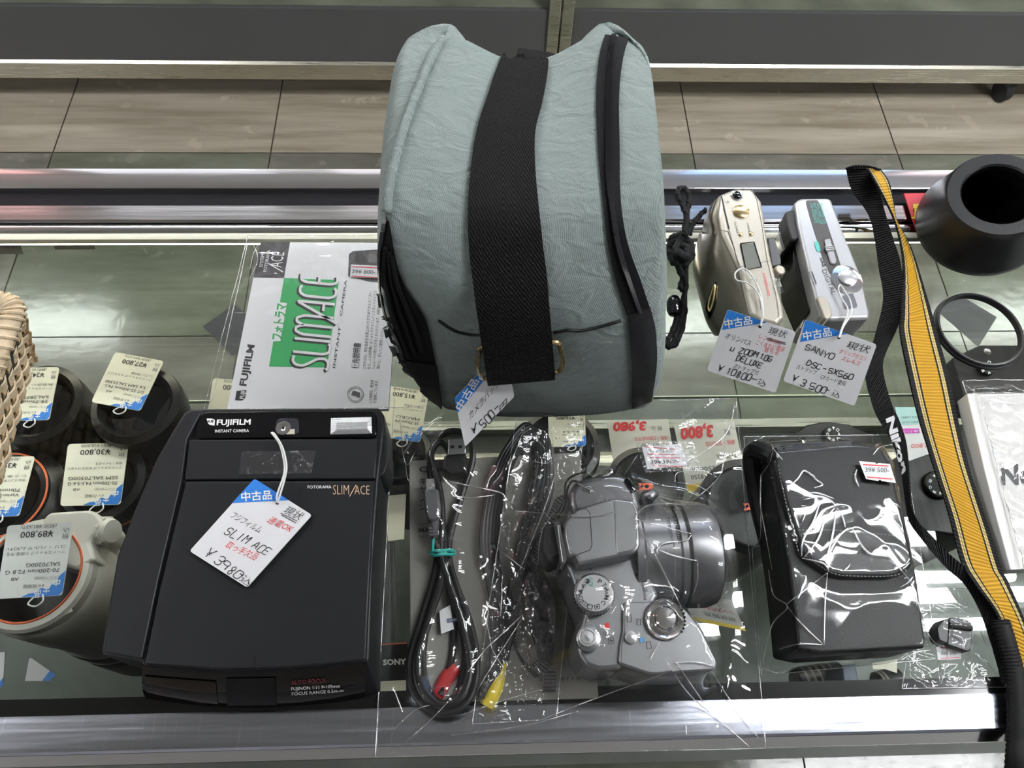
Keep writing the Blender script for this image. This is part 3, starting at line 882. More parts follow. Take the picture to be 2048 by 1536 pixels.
def used_tag(name, label, TL, TR, BL, proj, blue, title, lines, string=None, hole=None, under=None, sproj=None):
    """white hand-written tag with a blue printed corner; pixel coordinates on the plane proj(off)"""
    c = proj(0.0)((TL[0] + TR[0] + BL[0]) / 3, (TL[1] + TR[1] + BL[1]) / 3)
    t = thing(name, label, 'price tag', c, 'hand-written price tags')
    b = MB(PAPER); card(b, TL, TR, BL, proj(0.0), PAPER); cd_ = mk('card', b, t, angle=40)
    b = MB(BLUE)
    pr = proj(0.00012)
    q = [V((*p, 0)) for p in blue]
    decal(b, blue, pr, BLUE, [6] + [0] * (len(blue) - 1) if len(blue) == 3 else 0)
    mk('printed_corner', b, cd_, smooth=False)
    b = MB(INK); pr = proj(0.0003)
    up = V(TL) - V(BL)
    text(b, '中古品', *title[:2], title[2], pr, WHITEINK, bold=0.02, cap=0.8)
    for ln in lines:
        s, p0, p1, h, m = ln[:5]
        kw = ln[5] if len(ln) > 5 else {}
        if kw.get('jp'): text(b, s, p0, p1, h, pr, m, up=kw.get('up', up), shear=0.12, cap=0.8, bold=-0.006)
        else: pen(b, s, p0, p1, h, pr, m, w=kw.get('w', 1.7), up=kw.get('up', up), seed=len(s) * 7)
    for ln in (under or []): line(b, ln, 1.3, pr, INK)
    if hole:
        pts = [(hole[0] + 3.4 * math.cos(a), hole[1] + 3.4 * math.sin(a)) for a in [i * math.pi / 6 for i in range(12)]]
        decal(b, pts, proj(0.0002), DARKSLOT)
    mk('lettering', b, cd_, smooth=False)
    if string:
        b = MB(STRING)
        for s in string: b.tube(spl([p if isinstance(p, V) else P(*p) for p in s], 6), 0.0006, 6)
        mk('string', b, t)
    return t

def pl(a, b, c):
    return lambda off: plane3(a, b, c, off)

# ---- tag on the instant camera
zt = 0.0545
used_tag('price_tag', 'white tag priced 3,980 yen lying tilted on the black instant camera', (509, 957), (624, 1030), (379, 1102),
  lambda off: flat(zt + off), [(509, 957), (578, 1000.5), (464, 1006)], ((483, 1001), (544, 997), 16),
  [('フジフィルム', (460, 1034), (517, 1066), 15, INK, {'jp': 1}), ('SLIM', (448, 1066), (489, 1089), 18, INK), ('ACE', (501, 1094), (532, 1111), 17, INK),
   ('¥', (404, 1112), (417, 1119), 24, INK), ('3', (426, 1126), (436, 1133), 22, INK), ('980', (437, 1133), (475, 1160), 20, INK), ('-', (474, 1152), (481, 1157), 14, INK),
   ('込', (478, 1160), (496, 1172), 16, INK, {'jp': 1}),
   ('現状', (565, 1024), (599, 1040), 17, INK, {'jp': 1}), ('通電OK', (533, 1043), (580, 1064), 15, REDINK, {'jp': 1}),
   ('取っ手欠品', (449, 1093), (510, 1120), 15, REDINK, {'jp': 1})],
  string=[[(555, 1005, zt + .001), (554, 990, zt + .004), (567, 952, zt + .006), (569, 928, zt + .005), (560, 890, zt + .003), (545, 868, zt + .002), (543, 866, zt + .002), (549, 868, zt + .002), (565, 895, zt + .004), (573, 930, zt + .006), (570, 955, zt + .006), (560, 990, zt + .004), (556, 1006, zt + .0015)]],
  hole=(555, 1006), under=[[(561, 1026), (594, 1042)], [(563, 1030), (592, 1046)]])

# ---- tag hanging from the bag ring
a3, b3, c3 = P(909, 797, 0.066), P(930, 894, 0.038), P(1029, 793, 0.062)
used_tag('price_tag', 'white tag hanging upside down from the ring of the grey-green bag', (909, 797), (1008, 696), (930, 894), pl(a3, b3, c3),
  [(909, 797), (980, 725), (984, 741), (915, 826)], ((922, 822), (958, 762), 15),
  [('カメラバッグ', (940, 840), (1000, 768), 14, INK, {'jp': 1}), ('500', (968, 858), (992, 831), 16, INK, {'up': (-60, -60)}), ('¥', (945, 873), (955, 862), 16, INK), ('-', (990, 826), (998, 818), 12, INK), ('円', (1000, 826), (1016, 808), 13, INK, {'jp': 1})],
  string=[[bagb and S(0.006)(966, 742), plane3(a3, b3, c3, .002)(968, 748), plane3(a3, b3, c3, .001)(967, 752)], [S(0.008)(962, 735), plane3(a3, b3, c3, .003)(972, 745), plane3(a3, b3, c3, .001)(967, 752)]],
  hole=(967, 752))
# ---- tag on the champagne compact
a3, b3, c3 = P(1452, 622, 0.048), P(1418, 735, 0.016), P(1590, 660, 0.046)
used_tag('price_tag', 'white tag priced 10,800 yen hanging from the champagne compact camera', (1455, 619), (1592, 664), (1414, 741), pl(a3, b3, c3),
  [(1455, 619), (1535, 645), (1444, 660)], ((1450, 655), (1505, 647), 15),
  [('オリンパス', (1450, 675), (1500, 692), 11, INK, {'jp': 1}), ('u', (1460, 702), (1466, 704), 13, INK), ('ZOOM', (1478, 705), (1513, 716), 11, INK), ('105', (1518, 717), (1542, 724), 11, INK),
   ('DELUXE', (1472, 720), (1522, 736), 11, INK), ('ストラップ付', (1466, 735), (1516, 750), 9, INK, {'jp': 1}), ('¥', (1434, 742), (1444, 745), 14, INK), ('10800', (1451, 748), (1500, 762), 13, INK), ('-', (1502, 762), (1512, 765), 10, INK), ('込', (1514, 768), (1530, 773), 12, INK, {'jp': 1}),
   ('現状', (1535, 667), (1572, 676), 14, INK, {'jp': 1}), ('レンズカビ', (1517, 676), (1563, 691), 9, REDINK, {'jp': 1}), ('ごくまれに電源', (1511, 688), (1568, 704), 9, REDINK, {'jp': 1}), ('落ちる', (1527, 702), (1556, 711), 9, REDINK, {'jp': 1})],
  string=[[(1521, 651, .048), (1526, 630, .050), (1522, 590, .050), (1505, 553, .049), (1488, 537, .0485), (1471, 545, .048), (1473, 560, .048), (1495, 566, .049), (1515, 585, .050), (1524, 615, .050), (1522, 652, .0482)]],
  hole=(1520, 653), under=[[(1534, 676), (1572, 686)], [(1534, 679), (1571, 689)]])
# ---- tag on the silver digital compact
a3, b3, c3 = P(1610, 645, 0.046), P(1570, 765, 0.014), P(1750, 688, 0.043)
used_tag('price_tag', 'white tag priced 3,500 yen hanging from the silver digital camera', (1611, 639), (1754, 689), (1566, 762), pl(a3, b3, c3),
  [(1611, 639), (1694, 668), (1600, 684)], ((1607, 679), (1664, 670), 15),
  [('SANYO', (1609, 699), (1666, 720), 12, INK), ('DSC', (1612, 730), (1640, 740), 11, INK), ('-', (1644, 741), (1651, 743), 9, INK), ('SX560', (1655, 746), (1704, 760), 11, INK),
   ('ストラップ', (1592, 737), (1632, 750), 9, INK, {'jp': 1}), ('CFカード使用', (1640, 757), (1690, 772), 9, INK, {'jp': 1}), ('¥', (1582, 763), (1592, 766), 15, INK), ('3', (1600, 772), (1608, 775), 15, INK), ('500', (1617, 778), (1650, 788), 14, INK), ('-', (1651, 784), (1657, 786), 10, INK), ('込', (1662, 790), (1678, 797), 12, INK, {'jp': 1}),
   ('現状', (1692, 695), (1738, 706), 14, INK, {'jp': 1}), ('グリップホコリ', (1678, 706), (1731, 722), 9, REDINK, {'jp': 1}), ('スレキズ', (1682, 720), (1720, 732), 9, REDINK, {'jp': 1})],
  string=[[(1680, 674, .0455), (1686, 655, .047), (1703, 625, .048), (1700, 600, .0475), (1688, 580, .047), (1680, 570, .0475), (1677, 580, .0475), (1684, 598, .047), (1696, 622, .048), (1684, 656, .047), (1678, 675, .0458)]],
  hole=(1678, 675))
# ================================================================ black instant camera
HT = 0.052
BODYB = mat('instant_body_black', (0.0105, 0.011, 0.0128), 0.42, spec=0.3, bump=0.05, bump_s=2500)
ic = thing('instant_camera', 'flat black instant film camera with a hand-written price tag lying on its back', 'camera', P(510, 1100, 0))
b = MB(BODYB)
outer = [(383, 817), (758, 815), (768, 830), (769, 858), (757, 960), (745, 1130), (738, 1322), (690, 1330), (570, 1339), (440, 1342), (286, 1331), (283, 1322), (204, 1310), (203, 1300), (216, 1219), (234, 1113), (265, 1029), (312, 919), (345, 862), (368, 826)]
top = poly(outer, flat(HT - 0.0035))
# lower edge: flares forward at the front end
bot = []
for p, q in zip(outer, top):
    z = V((q.x, q.y, GZ + 0.0005))
    if p[1] > 1300: z = V((q.x + 0.001, q.y - 0.013 * min(1, (p[0] - 190) / 120 if p[0] < 310 else 1), GZ + 0.0005))
    bot.append(z)
b.prism(top, bot)
mk('body', b, ic, angle=30, bevel=0.0025, bseg=3)
b = MB(BODYB); slab(b, [(371, 826), (384, 820), (405, 820), (374, 878), (363, 962), (316, 1160), (283, 1318), (208, 1304), (218, 1219), (236, 1113), (267, 1030), (315, 920), (347, 864)], HT - 0.0002, HT - 0.02, r=0.001, n=2)
mk('side_panel', b, ic, angle=30, bevel=0.001)
b = MB(BODYB); slab(b, [(371, 962), (749, 961), (731, 1319), (660, 1328), (570, 1335), (430, 1338), (288, 1327), (318, 1180)], HT, HT - 0.02); mk('lens_cover', b, ic, angle=30, bevel=0.001)
b = MB(BODYB); slab(b, [(378, 879), (756, 877), (750, 957), (369, 959)], HT, HT - 0.02); mk('upper_panel', b, ic, angle=30, bevel=0.0008)
b = MB(DARKSLOT); slab(b, [(373, 879), (379, 879), (367, 962), (318, 1170), (289, 1326), (283, 1325), (312, 1160), (360, 960)], HT - 0.0028, HT - 0.012); mk('slot', b, ic, smooth=False)
b = MB(BLACKG); slab(b, [(389, 876), (396, 842), (408, 824), (744, 821), (753, 830), (754, 873)], HT - 0.0002, HT - 0.015, r=0.004); hd = mk('header_window', b, ic, angle=30, bevel=0.0006)
# right cheek with strap lug
b = MB(BODYB); slab(b, [(756, 860), (766, 856), (775, 885), (775, 925), (768, 948), (752, 958)], HT - 0.006, 0.012, r=0.002); mk('grip_lug', b, ic, angle=40, bevel=0.003)
# flash
FLASHG = mat('flash_lens', (0.55, 0.56, 0.57), 0.12, 0.6, bump=0.5, bump_s=400, stretch=(1, 3, 1))
b = MB(BLACKG); slab(b, [(656, 836), (744, 832), (747, 870), (658, 872)], HT + 0.0004, HT - 0.01, r=0.003); fl_ = mk('flash_frame', b, ic, angle=40)
b = MB(FLASHG)
q = [(662, 836), (743, 834), (744, 867), (661, 869)]; q2 = [(672, 845), (735, 843), (735, 859), (671, 861)]
A_ = poly(q, flat(HT + 0.0005)); B_ = poly(q2, flat(HT + 0.002))
b.add(A_ + B_, [[0, 1, 5, 4], [1, 2, 6, 5], [2, 3, 7, 6], [3, 0, 4, 7], [4, 5, 6, 7]])
for k in range(7):
    y = 846 + k * 2.1
    b.tube([P(673, y, HT + 0.0021), P(734, y - 1.6, HT + 0.0021)], 0.00028, 5)
mk('flash_lens', b, fl_, angle=20)
# viewfinder
b = MB(mat('finder_glass', (0.03, 0.03, 0.04), 0.03, spec=0.9)); slab(b, [(552, 838), (597, 836), (598, 868), (550, 869)], HT + 0.0003, HT - 0.01, r=0.003); vf = mk('viewfinder', b, ic, angle=40, bevel=0.0004)
b = MB(mat('finder_prism', (0.62, 0.58, 0.48), 0.15)); slab(b, [(572, 859), (589, 858), (589, 868), (571, 868)], HT + 0.0009, HT - 0.003); mk('prism', b, vf, smooth=False)
b = MB(CHROME); b.lathe([(0.0045, 0), (0.0048, 0.0009), (0.0026, 0.0012), (0.001, 0.0006)], P(567, 857, HT), n=20); mk('lens_ring', b, vf)
# front end: glossy nose
NOSEM = BLACKG
p1, p2, p3 = P(286, 1334, HT - 0.006), P(731, 1325, HT - 0.006), P(460, 1412, 0.004)
nose = plane3(P(288, 1340, HT - 0.006), P(728, 1332, HT - 0.006), P(460, 1412, 0.003))
def nose_(off): return plane3(P(288, 1340, HT - 0.006), P(728, 1332, HT - 0.006), P(460, 1412, 0.003), off)
b = MB(NOSEM)
edge_t = [(286, 1333), (330, 1341), (400, 1346), (460, 1348), (530, 1347), (600, 1343), (670, 1335), (733, 1326)]
edge_b = [(292, 1397), (330, 1403), (400, 1411), (460, 1414), (530, 1414), (600, 1411), (670, 1405), (731, 1396)]
rows = []
for k in range(6):
    t = k / 5; bul = 0.0025 * math.sin(math.pi * t)
    r = []
    for (xa, ya), (xb, yb) in zip(edge_t, edge_b):
        A_, B_ = P(xa, ya, HT - 0.004), P(xb, yb, 0.001)
        r.append(A_.lerp(B_, t) + V((0, -bul, bul)))
    rows.append(r)
b.grid(rows)
rw = [[p + V((0, 0.012, -0.001)) for p in r] for r in rows]
b.grid(rw)
nz = len(edge_t)
o1 = 0; o2 = 6 * nz
for k in range(nz - 1):
    for i0 in (0, 5):
        b.f.append([o1 + i0 * nz + k, o1 + i0 * nz + k + 1, o2 + i0 * nz + k + 1, o2 + i0 * nz + k]); b.m.append(0)
for k in range(5):
    for j0 in (0, nz - 1):
        b.f.append([o1 + k * nz + j0, o1 + (k + 1) * nz + j0, o2 + (k + 1) * nz + j0, o2 + k * nz + j0]); b.m.append(0)
noseo = mk('front_nose', b, ic, angle=40)
nb = surf(noseo)
def NS(off): return onto(nb, off, fallback=lambda x, y: P(x, y, 0.03))
b = MB(mat('red_window', (0.006, 0.0012, 0.001), 0.03)); 
patch(b, [(289, 1351), (291, 1370), (296, 1394)], [(432, 1362), (434, 1385), (437, 1409)], NS(0.0006), 8, 4); mk('window', b, noseo, angle=0)
b = MB(mat('recess_black', (0.003, 0.003, 0.0035), 0.5, spec=.2)); patch(b, [(452, 1356), (452, 1380), (455, 1410)], [(552, 1354), (553, 1380), (554, 1409)], NS(0.0005), 6, 4); mk('shutter_recess', b, noseo, angle=0)
b = MB(WHITEINK)
pr = NS(0.0006)
text(b, 'AUTO FOCUS', (583, 1368), (652, 1363), 8.5, pr, mat('dim_red_ink', (0.28, 0.03, 0.03), 0.5))
text(b, 'FUJINON 1:11 f=105mm', (583, 1379), (680, 1373), 6.5, pr, WHITEINK, bold=0.012)
text(b, 'FOCUS RANGE 0.5m-∞', (584, 1389), (688, 1382), 6.5, pr, WHITEINK, bold=0.012)
mk('lettering', b, noseo, smooth=False)
# lettering on the back
b = MB(WHITEINK); pr = flat(HT + 0.0003)
text(b, 'FUJIFILM', (433, 850), (502, 849), 11, pr, WHITEINK, bold=0.03, shear=0.08)
mk('lettering', b, ic, smooth=False); b = MB(WHITEINK)
decal(b, [(413, 837), (424, 837), (430, 840), (429, 851), (420, 850), (416, 847)], flat(HT + 0.0002), WHITEINK)
text(b, 'FUJI', (416, 846), (427, 844), 5, pr, BLACKG, bold=0.03)
mk('emblem', b, ic, smooth=False); b = MB(WHITEINK)
text(b, 'INSTANT CAMERA', (430, 865), (498, 864), 6, pr, WHITEINK, bold=0.01)
mk('lettering', b, ic, smooth=False); b = MB(WHITEINK)
CHAMP = mat('champagne_ink', (0.72, 0.5, 0.32), 0.4)
pr = flat(HT + 0.0003)
text(b, 'FOTORAMA', (615, 977), (663, 976.5), 6, pr, WHITEINK, bold=0.01)
text(b, 'SLIM', (666, 989), (698, 989), 20, pr, CHAMP, bold=-0.012)
text(b, 'ACE', (709, 989), (739, 989), 19, pr, CHAMP, bold=-0.012)
line(b, [(712, 970), (699, 993)], 1.6, pr, CHAMP)
mk('lettering', b, ic, smooth=False)
# a strip of clear tape and specks
b = MB(clear('clear_tape', rough=0.10, f0=0.07, haze=0.02, haze_col=(0.6, 0.62, 0.65), bump=1.0, bump_s=120))
n_ = 24; rows = []
for i in range(n_ + 1):
    t = i / n_
    rows.append([P(483 - 5 * s + 149 * t - 2 * s * t * 2, 903 + 45.5 * s - 2 * t, HT + 0.0008 + 0.0011 * noise.noise(V((t * 9, s * 4, 2.2)))) for s in (0, .25, .5, .75, 1)])
b.grid(rows); tag(mk('adhesive_tape', b, angle=0), 'short strip of clear tape stuck across the black instant camera', 'tape')
b = MB(mat('scuff', (0.001, 0.001, 0.001), 0.4))
decal(b, [(505, 1312), (507, 1308), (510, 1311), (509, 1318), (511, 1328), (508, 1330)], flat(HT + 0.0002)); mk('scratch', b, ic, smooth=False)
# ================================================================ clear films
FILM = clear('clear_film', (0.985, 0.985, 0.985), 0.04, 0.042, 0.85, haze=0.006, haze_col=(0.85, 0.87, 0.88), bump=0.03, bump_s=20)
FILMX = clear('clear_film_crinkled', (0.97, 0.97, 0.97), 0.06, 0.06, 0.85, haze=0.015, haze_col=(0.85, 0.87, 0.88), bump=0.12, bump_s=60)
FOLD = clear('film_fold_glint', (0.95, 0.95, 0.95), 0.22, 0.42, 0.9, haze=0.035, haze_col=(0.9, 0.92, 0.93))  # whitish haze and strong gloss stand in for bright glints along the folds

def film(name, quadpx, nu, nv, obst, parent=None, base=0.0012, gap=0.0012, wr=0.0012, freq=38.0, seed=0, m=None, relax=60, folds=(), edge=True, fold_r=0.00035, hh=0.0):
    """clear sheet laid over what lies under it; obst are (mesh object) list"""
    m = m or FILM
    TL, TR, BR, BL = [V((*q, 0)) for q in quadpx]
    bv = [surf(o) for o in obst]
    G = []; Hc = []
    for i in range(nv + 1):
        row = []; hr = []
        for j in range(nu + 1):
            u, v = j / nu, i / nv
            q = TL.lerp(TR, u).lerp(BL.lerp(BR, u), v)
            p = P(q.x, q.y, hh)
            top = GZ + base
            for b in bv:
                loc, n, k, t = b.ray_cast(V((p.x, p.y, GZ + 0.3)), V((0, 0, -1)))
                if loc is not None: top = max(top, loc.z + gap)
            row.append(p); hr.append(top)
        G.append(row); Hc.append(hr)
    H = [r[:] for r in Hc]
    for it in range(relax):
        N2 = [r[:] for r in H]
        for i in range(1, nv):
            for j in range(1, nu):
                a = (H[i - 1][j] + H[i + 1][j] + H[i][j - 1] + H[i][j + 1]) / 4
                N2[i][j] = max(Hc[i][j], a - 0.00005)
        H = N2
    rows = []
    for i in range(nv + 1):
        r = []
        for j in range(nu + 1):
            p = G[i][j]
            x = V((p.x * freq, p.y * freq * 1.1, seed * 3.7))
            wv = noise.noise_vector(x * 0.5)
            k = 1 - abs(noise.noise(x + wv * 0.8)) * 2
            k2 = 1 - abs(noise.noise(x * 2.3 + wv * 1.5 + V((5, 1, seed)))) * 2
            z = H[i][j] + wr * (max(0, k) ** 3 * 1.3 + max(0, k2) ** 3 * 0.6)
            r.append(V((p.x, p.y, z)))
        rows.append(r)
    b = MB(m); b.grid(rows)
    bb = b.bvh()
    pr = onto(bb, 0.0003, fallback=lambda x, y: P(x, y, base))
    for f in folds:
        w_ = 1.0
        if isinstance(f[0], (int, float)): w_ = f[0]; f = f[1]
        pts = spl([V((*q, 0)) for q in f], 6)
        pp = [pr(q.x, q.y) for q in pts]
        rr = [fold_r * w_ * (0.35 + 0.65 * math.sin(math.pi * (0.06 + 0.88 * i / max(1, len(pp) - 1)))) for i in range(len(pp))]
        b.tube(pp, rr, 6, m=FOLD)
    if edge:
        for e in ([r[0] for r in rows], [r[-1] for r in rows], rows[0], rows[-1]):
            b.tube([p + V((0, 0, 0.0002)) for p in e], 0.00025, 5, m=FOLD)
    o = mk(name, b, parent, angle=0)
    return o, bb

# ================================================================ instruction booklet in its clear sleeve
bk = thing('instruction_booklet', 'pale grey instruction booklet with a green title panel, in a clear sleeve under the bag', 'booklet', P(620, 650, 0))
BP = mat('booklet_grey', (0.84, 0.85, 0.86), 0.4)
h0 = 0.0040
b = MB(BP)
cover = [(521, 484), (770, 486), (800, 600), (777, 816), (452, 823), (462, 760)]
slab(b, [(521, 484), (800, 486), (777, 818), (453, 824)], h0, 0.0006, r=0.001); mk('cover', b, bk, smooth=False)
b = MB(INK); pr = flat(h0 + 0.0002); pr1 = flat(h0 + 0.0001); pr2 = flat(h0 + 0.0003)
DG = mat('print_dark', (0.03, 0.028, 0.03), 0.4); GRN = mat('print_green', (0.025, 0.42, 0.11), 0.45); PW = mat('print_white', (0.88, 0.88, 0.88), 0.45)
decal(b, [(521, 484), (580, 484), (568, 556), (507, 555)], pr1, DG)
decal(b, [(568, 556), (678, 560), (654, 735), (538, 733)], pr1, GRN)
text(b, 'SYSTEM', (525, 534), (529, 508), 7, pr, PW, up=(-1, 0))
text(b, 'FOTORAMA', (533, 543), (541, 500), 7, pr, PW, up=(-1, 0))
text(b, 'ACE', (563, 535), (569, 505), 26, pr, PW, up=(-1, -0.05), bold=-0.005)
line(b, [(537, 527), (566, 544)], 2.2, pr, PW)
# big title drawn as round-cornered strokes, shadow then white; local frame: x along the reading direction, y towards the top of the letters
T0 = V((655, 741)); TX = (V((676, 552)) - T0); TY = V((-72, -7))
def tl(x, y, dx=0, dy=0):
    q = T0 + TX * x + TY * y; return (q.x + dx, q.y + dy)
LET = [[(.005, .06), (.02, 0), (.085, 0), (.12, .1), (.115, .3), (.06, .52), (.025, .7), (.03, .9), (.075, 1), (.125, .96)],
       [(.165, 1), (.165, .16), (.19, 0), (.265, 0), (.275, .06)], [(.305, 1), (.305, .0)],
       [(.355, 0), (.355, .8), (.385, 1), (.425, 1), (.455, .8), (.455, 0)], [(.455, .8), (.485, 1), (.525, 1), (.555, .8), (.555, 0)],
       [(.50, -.12), (.69, 1), (.70, 1), (.70, 0)], [(.62, .30), (.70, .30)],
       [(.865, .94), (.85, 1), (.79, 1), (.76, .84), (.76, .16), (.79, 0), (.85, 0), (.865, .06)],
       [(.995, .98), (.98, 1), (.925, 1), (.905, .84), (.905, .16), (.925, 0), (.98, 0), (.995, .04)], [(.905, .5), (.985, .5)]]
for dx, dy, m_, p_, w_ in ((-3.5, 3.0, INK, pr, 6.6), (0, 0, PW, pr2, 5.2)):
    for st in LET:
        q = [V((*tl(x, y, dx, dy), 0)) for x, y in st]
        if len(q) > 3: q = rnd([q[0] + (q[0] - q[1]) * .001] + q[1:-1] + [q[-1]], [0] + [5] * (len(q) - 2) + [0], 3)
        line(b, [(p.x, p.y) for p in q], w_, p_, m_)
decal(b, [(540, 683), (561, 682), (574, 606), (552, 604)], pr, PW)
text(b, 'フォトラマ', (563, 680), (573, 608), 22, pr2, GRN, up=(-1, -0.1), bold=0.03, cap=0.85)
text(b, 'INSTANT', (670, 736), (682, 653), 5, pr, INK, up=(-1, -.1)); text(b, 'CAMERA', (684, 632), (694, 560), 5, pr, INK, up=(-1, -.1))
text(b, 'FUJIFILM', (492, 772), (509, 690), 14, pr, DG, up=(-1, -.1), bold=0.03)
decal(b, [(470, 800), (473, 782), (493, 780), (490, 796), (484, 801)], pr, DG); text(b, 'FUJI', (487, 798), (490, 783), 8, pr2, PW, up=(-1, -.1), bold=0.03)
text(b, '使用説明書', (716, 737), (721, 686), 13, pr, INK, up=(-1, -.05), cap=0.8, bold=0.01)
for k, (s, y0, y1) in enumerate((('このたびは、弊社製品をお買上げいただきありがとうござい', 738, 584), ('ます。この説明書にはフォトラマスリムインスタントカメラス', 738, 582), ('リムエースの使い方がまとめられています。内容をよくお読み', 738, 586), ('頂の上、正しくご使用ください。', 738, 655))):
    text(b, s, (731 + k * 9.3, y0), (744 + k * 9.3 - (4 if k == 3 else 0), y1), 6.5, pr, INK, up=(-1, -.08), cap=0.85, bold=-0.004)
for k, s in enumerate(('この用紙は、再生紙', 'を使用しています。')):
    text(b, s, (743 + k * 9, 806), (747 + k * 9, 760), 6, pr, INK, up=(-1, -.08), cap=0.85)
# recycling roundel
for r_ in (16, 13.2):
    pts = [(711 + r_ * math.cos(a), 789 + r_ * math.sin(a)) for a in [i * math.pi / 14 for i in range(29)]]
    line(b, pts, 0.9, pr, GREYINK)
decal(b, [(702, 790), (706, 781), (714, 783), (712, 793)], pr, GREYINK); decal(b, [(712, 783), (720, 785), (720, 795), (713, 795)], pr, GREYINK)
# printed picture of the camera
decal(b, [(698, 508), (706, 502), (756, 499), (790, 500), (790, 566), (740, 563), (696, 553)], pr, DG, r=3)
decal(b, [(701, 507), (711, 506), (709, 522), (700, 523)], pr2, GREYINK); decal(b, [(713, 505), (734, 503), (730, 530), (709, 532)], pr2, INK); decal(b, [(738, 503), (754, 502), (752, 524), (736, 526)], pr2, GREYINK)
mk('print', b, bk, smooth=False)
# small price sticker on it
b = MB(PAPER); slab(b, [(702, 529), (790, 533), (788, 558), (700, 554)], h0 + 0.0008, h0 + 0.0004); st = mk('price_sticker', b, bk, smooth=False)
b = MB(REDINK); pr = flat(h0 + 0.0010); line(b, [(703, 533), (770, 536)], 1.6, pr, REDINK); line(b, [(703, 552), (770, 556)], 1.6, pr, REDINK)
text(b, '39¥ 800-', (704, 546), (750, 548), 8, pr, GREYINK); mk('lettering', b, st, smooth=False)
o, _ = film('clear_sleeve', [(500, 480), (800, 480), (790, 822), (413, 826)], 60, 60, [], bk, base=0.0052, wr=0.0007, freq=30, seed=4, relax=1,
  folds=[(1.0, [(496, 484), (480, 560), (462, 640), (440, 740), (416, 822)]), (0.8, [(505, 486), (516, 520), (498, 560)]), (0.7, [(520, 486), (508, 505), (500, 540)]), (0.7, [(470, 626), (490, 626)])], edge=True)
# ================================================================ things in the big clear bag
ZB = 0.0022
# ---- manual
b = MB(mat('manual_paper', (0.22, 0.215, 0.195), 0.55))
man = thing('camera_manual', 'grey-beige camera manual under the coiled cables in the clear bag', 'booklet', P(1000, 1180, 0))
slab(b, [(819, 922), (1160, 905), (1197, 1396), (822, 1404)], ZB + 0.006, ZB, r=0.002); mk('cover', b, man, smooth=False)
b = MB(INK); pr = flat(ZB + 0.0063)
text(b, 'Canon', (838, 944), (905, 942), 11, pr, INK, bold=0.03)
for s, y in (('キ', 968), ('ヤ', 985), ('ノ', 1003), ('ン', 1020)): text(b, s, (839, y), (853, y), 13, pr, INK, cap=0.85, bold=0.01)
text(b, 'CANON', (836, 1051), (870, 1050), 6, pr, GREYINK, bold=-0.01); text(b, 'iMAGE', (836, 1065), (875, 1064), 10, pr, INK, bold=0.01); text(b, 'GATEWAY', (836, 1076), (884, 1075), 6, pr, GREYINK, bold=-0.01)
mk('print', b, man, smooth=False); b = MB(INK)
text(b, 'ユーザーガイドも', (1076, 1362), (1161, 1360), 8, pr, INK, cap=0.85)
mk('print', b, man, smooth=False)
# ---- certificate slip
b = MB(PAPER); slab(b, [(879, 1222), (900, 1210), (908, 1258), (882, 1268)], 0.0125, 0.0121)
o = mk('certificate_slip', b, smooth=False); tag(o, 'small white slip marked CERTIFIED between the cable loops', 'paper slip')
b = MB(mat('navy_ink', (0.02, 0.04, 0.14), 0.5)); decal(b, [(893, 1238), (912, 1235), (913, 1243), (894, 1246)], flat(0.0127))
text(b, 'CERTIFIED', (895, 1244), (921, 1240), 4.5, flat(0.0128), PAPER); mk('print', b, o, smooth=False)

# ---- usb cable
CABLE = mat('cable_black', (0.006, 0.006, 0.0065), 0.4, spec=0.35)
usb = thing('usb_cable', 'black USB cable coiled in long loops and tied with a teal band', 'cable', P(880, 1150, 0))
cz = ZB + 0.0085
def pts3(l): return [P(*p) for p in l]
b = MB(CABLE)
loop = [(873, 1088, .015), (875, 1110, .014), (866, 1160, .012), (842, 1240, .011), (819, 1320, .011), (828, 1385, .011), (868, 1424, .013), (912, 1420, .014), (944, 1385, .013), (953, 1320, .012), (938, 1240, .012), (910, 1165, .013), (897, 1110, .014), (903, 1060, .013), (925, 985, .012), (945, 920, .014), (938, 875, .015), (905, 862, .014), (872, 880, .013), (860, 930, .013), (866, 980, .015), (884, 1040, .016), (888, 1110, .016),
        (880, 1170, .015), (858, 1240, .014), (836, 1320, .014), (846, 1380, .015), (884, 1410, .017), (925, 1390, .017), (940, 1330, .016), (925, 1250, .015), (900, 1170, .016), (882, 1110, .018), (884, 1040, .018), (880, 985, .018), (866, 930, .018), (862, 905, .017), (880, 884, .016), (900, 905, .014), (906, 940, .013)]
b.tube(spl(pts3(loop), 7), 0.0023, 10); mk('lead', b, usb)
# extra strands, one each
for st in ([(880, 1112, .011), (872, 1180, .010), (850, 1270, .0095), (846, 1340, .0095), (862, 1390, .010), (890, 1408, .011), (918, 1376, .0105), (930, 1310, .010), (916, 1220, .010), (893, 1120, .011)],
           [(892, 1112, .0105), (900, 1190, .0095), (908, 1260, .009), (900, 1330, .009), (880, 1390, .0095)]):
    b = MB(CABLE); b.tube(spl(pts3(st), 7), 0.0022, 10); mk('lead', b, usb)
b = MB(CABLE); slab(b, [(889, 909), (932, 906), (936, 946), (903, 951), (884, 938)], 0.020, 0.010, r=0.002); sh = mk('plug', b, usb, bevel=0.0015)
b = MB(mat('plug_steel', (0.62, 0.63, 0.64), 0.25, 0.9)); slab(b, [(897, 878), (930, 876), (932, 907), (895, 910)], 0.0175, 0.0125); ss = mk('plug_shell', b, sh, bevel=0.0005)
b = MB(DARKSLOT)
for x in (901, 917): decal(b, [(x, 891), (x + 7, 890.5), (x + 7, 896), (x, 896.5)], flat(0.0177))
mk('plug_slot', b, ss, smooth=False)
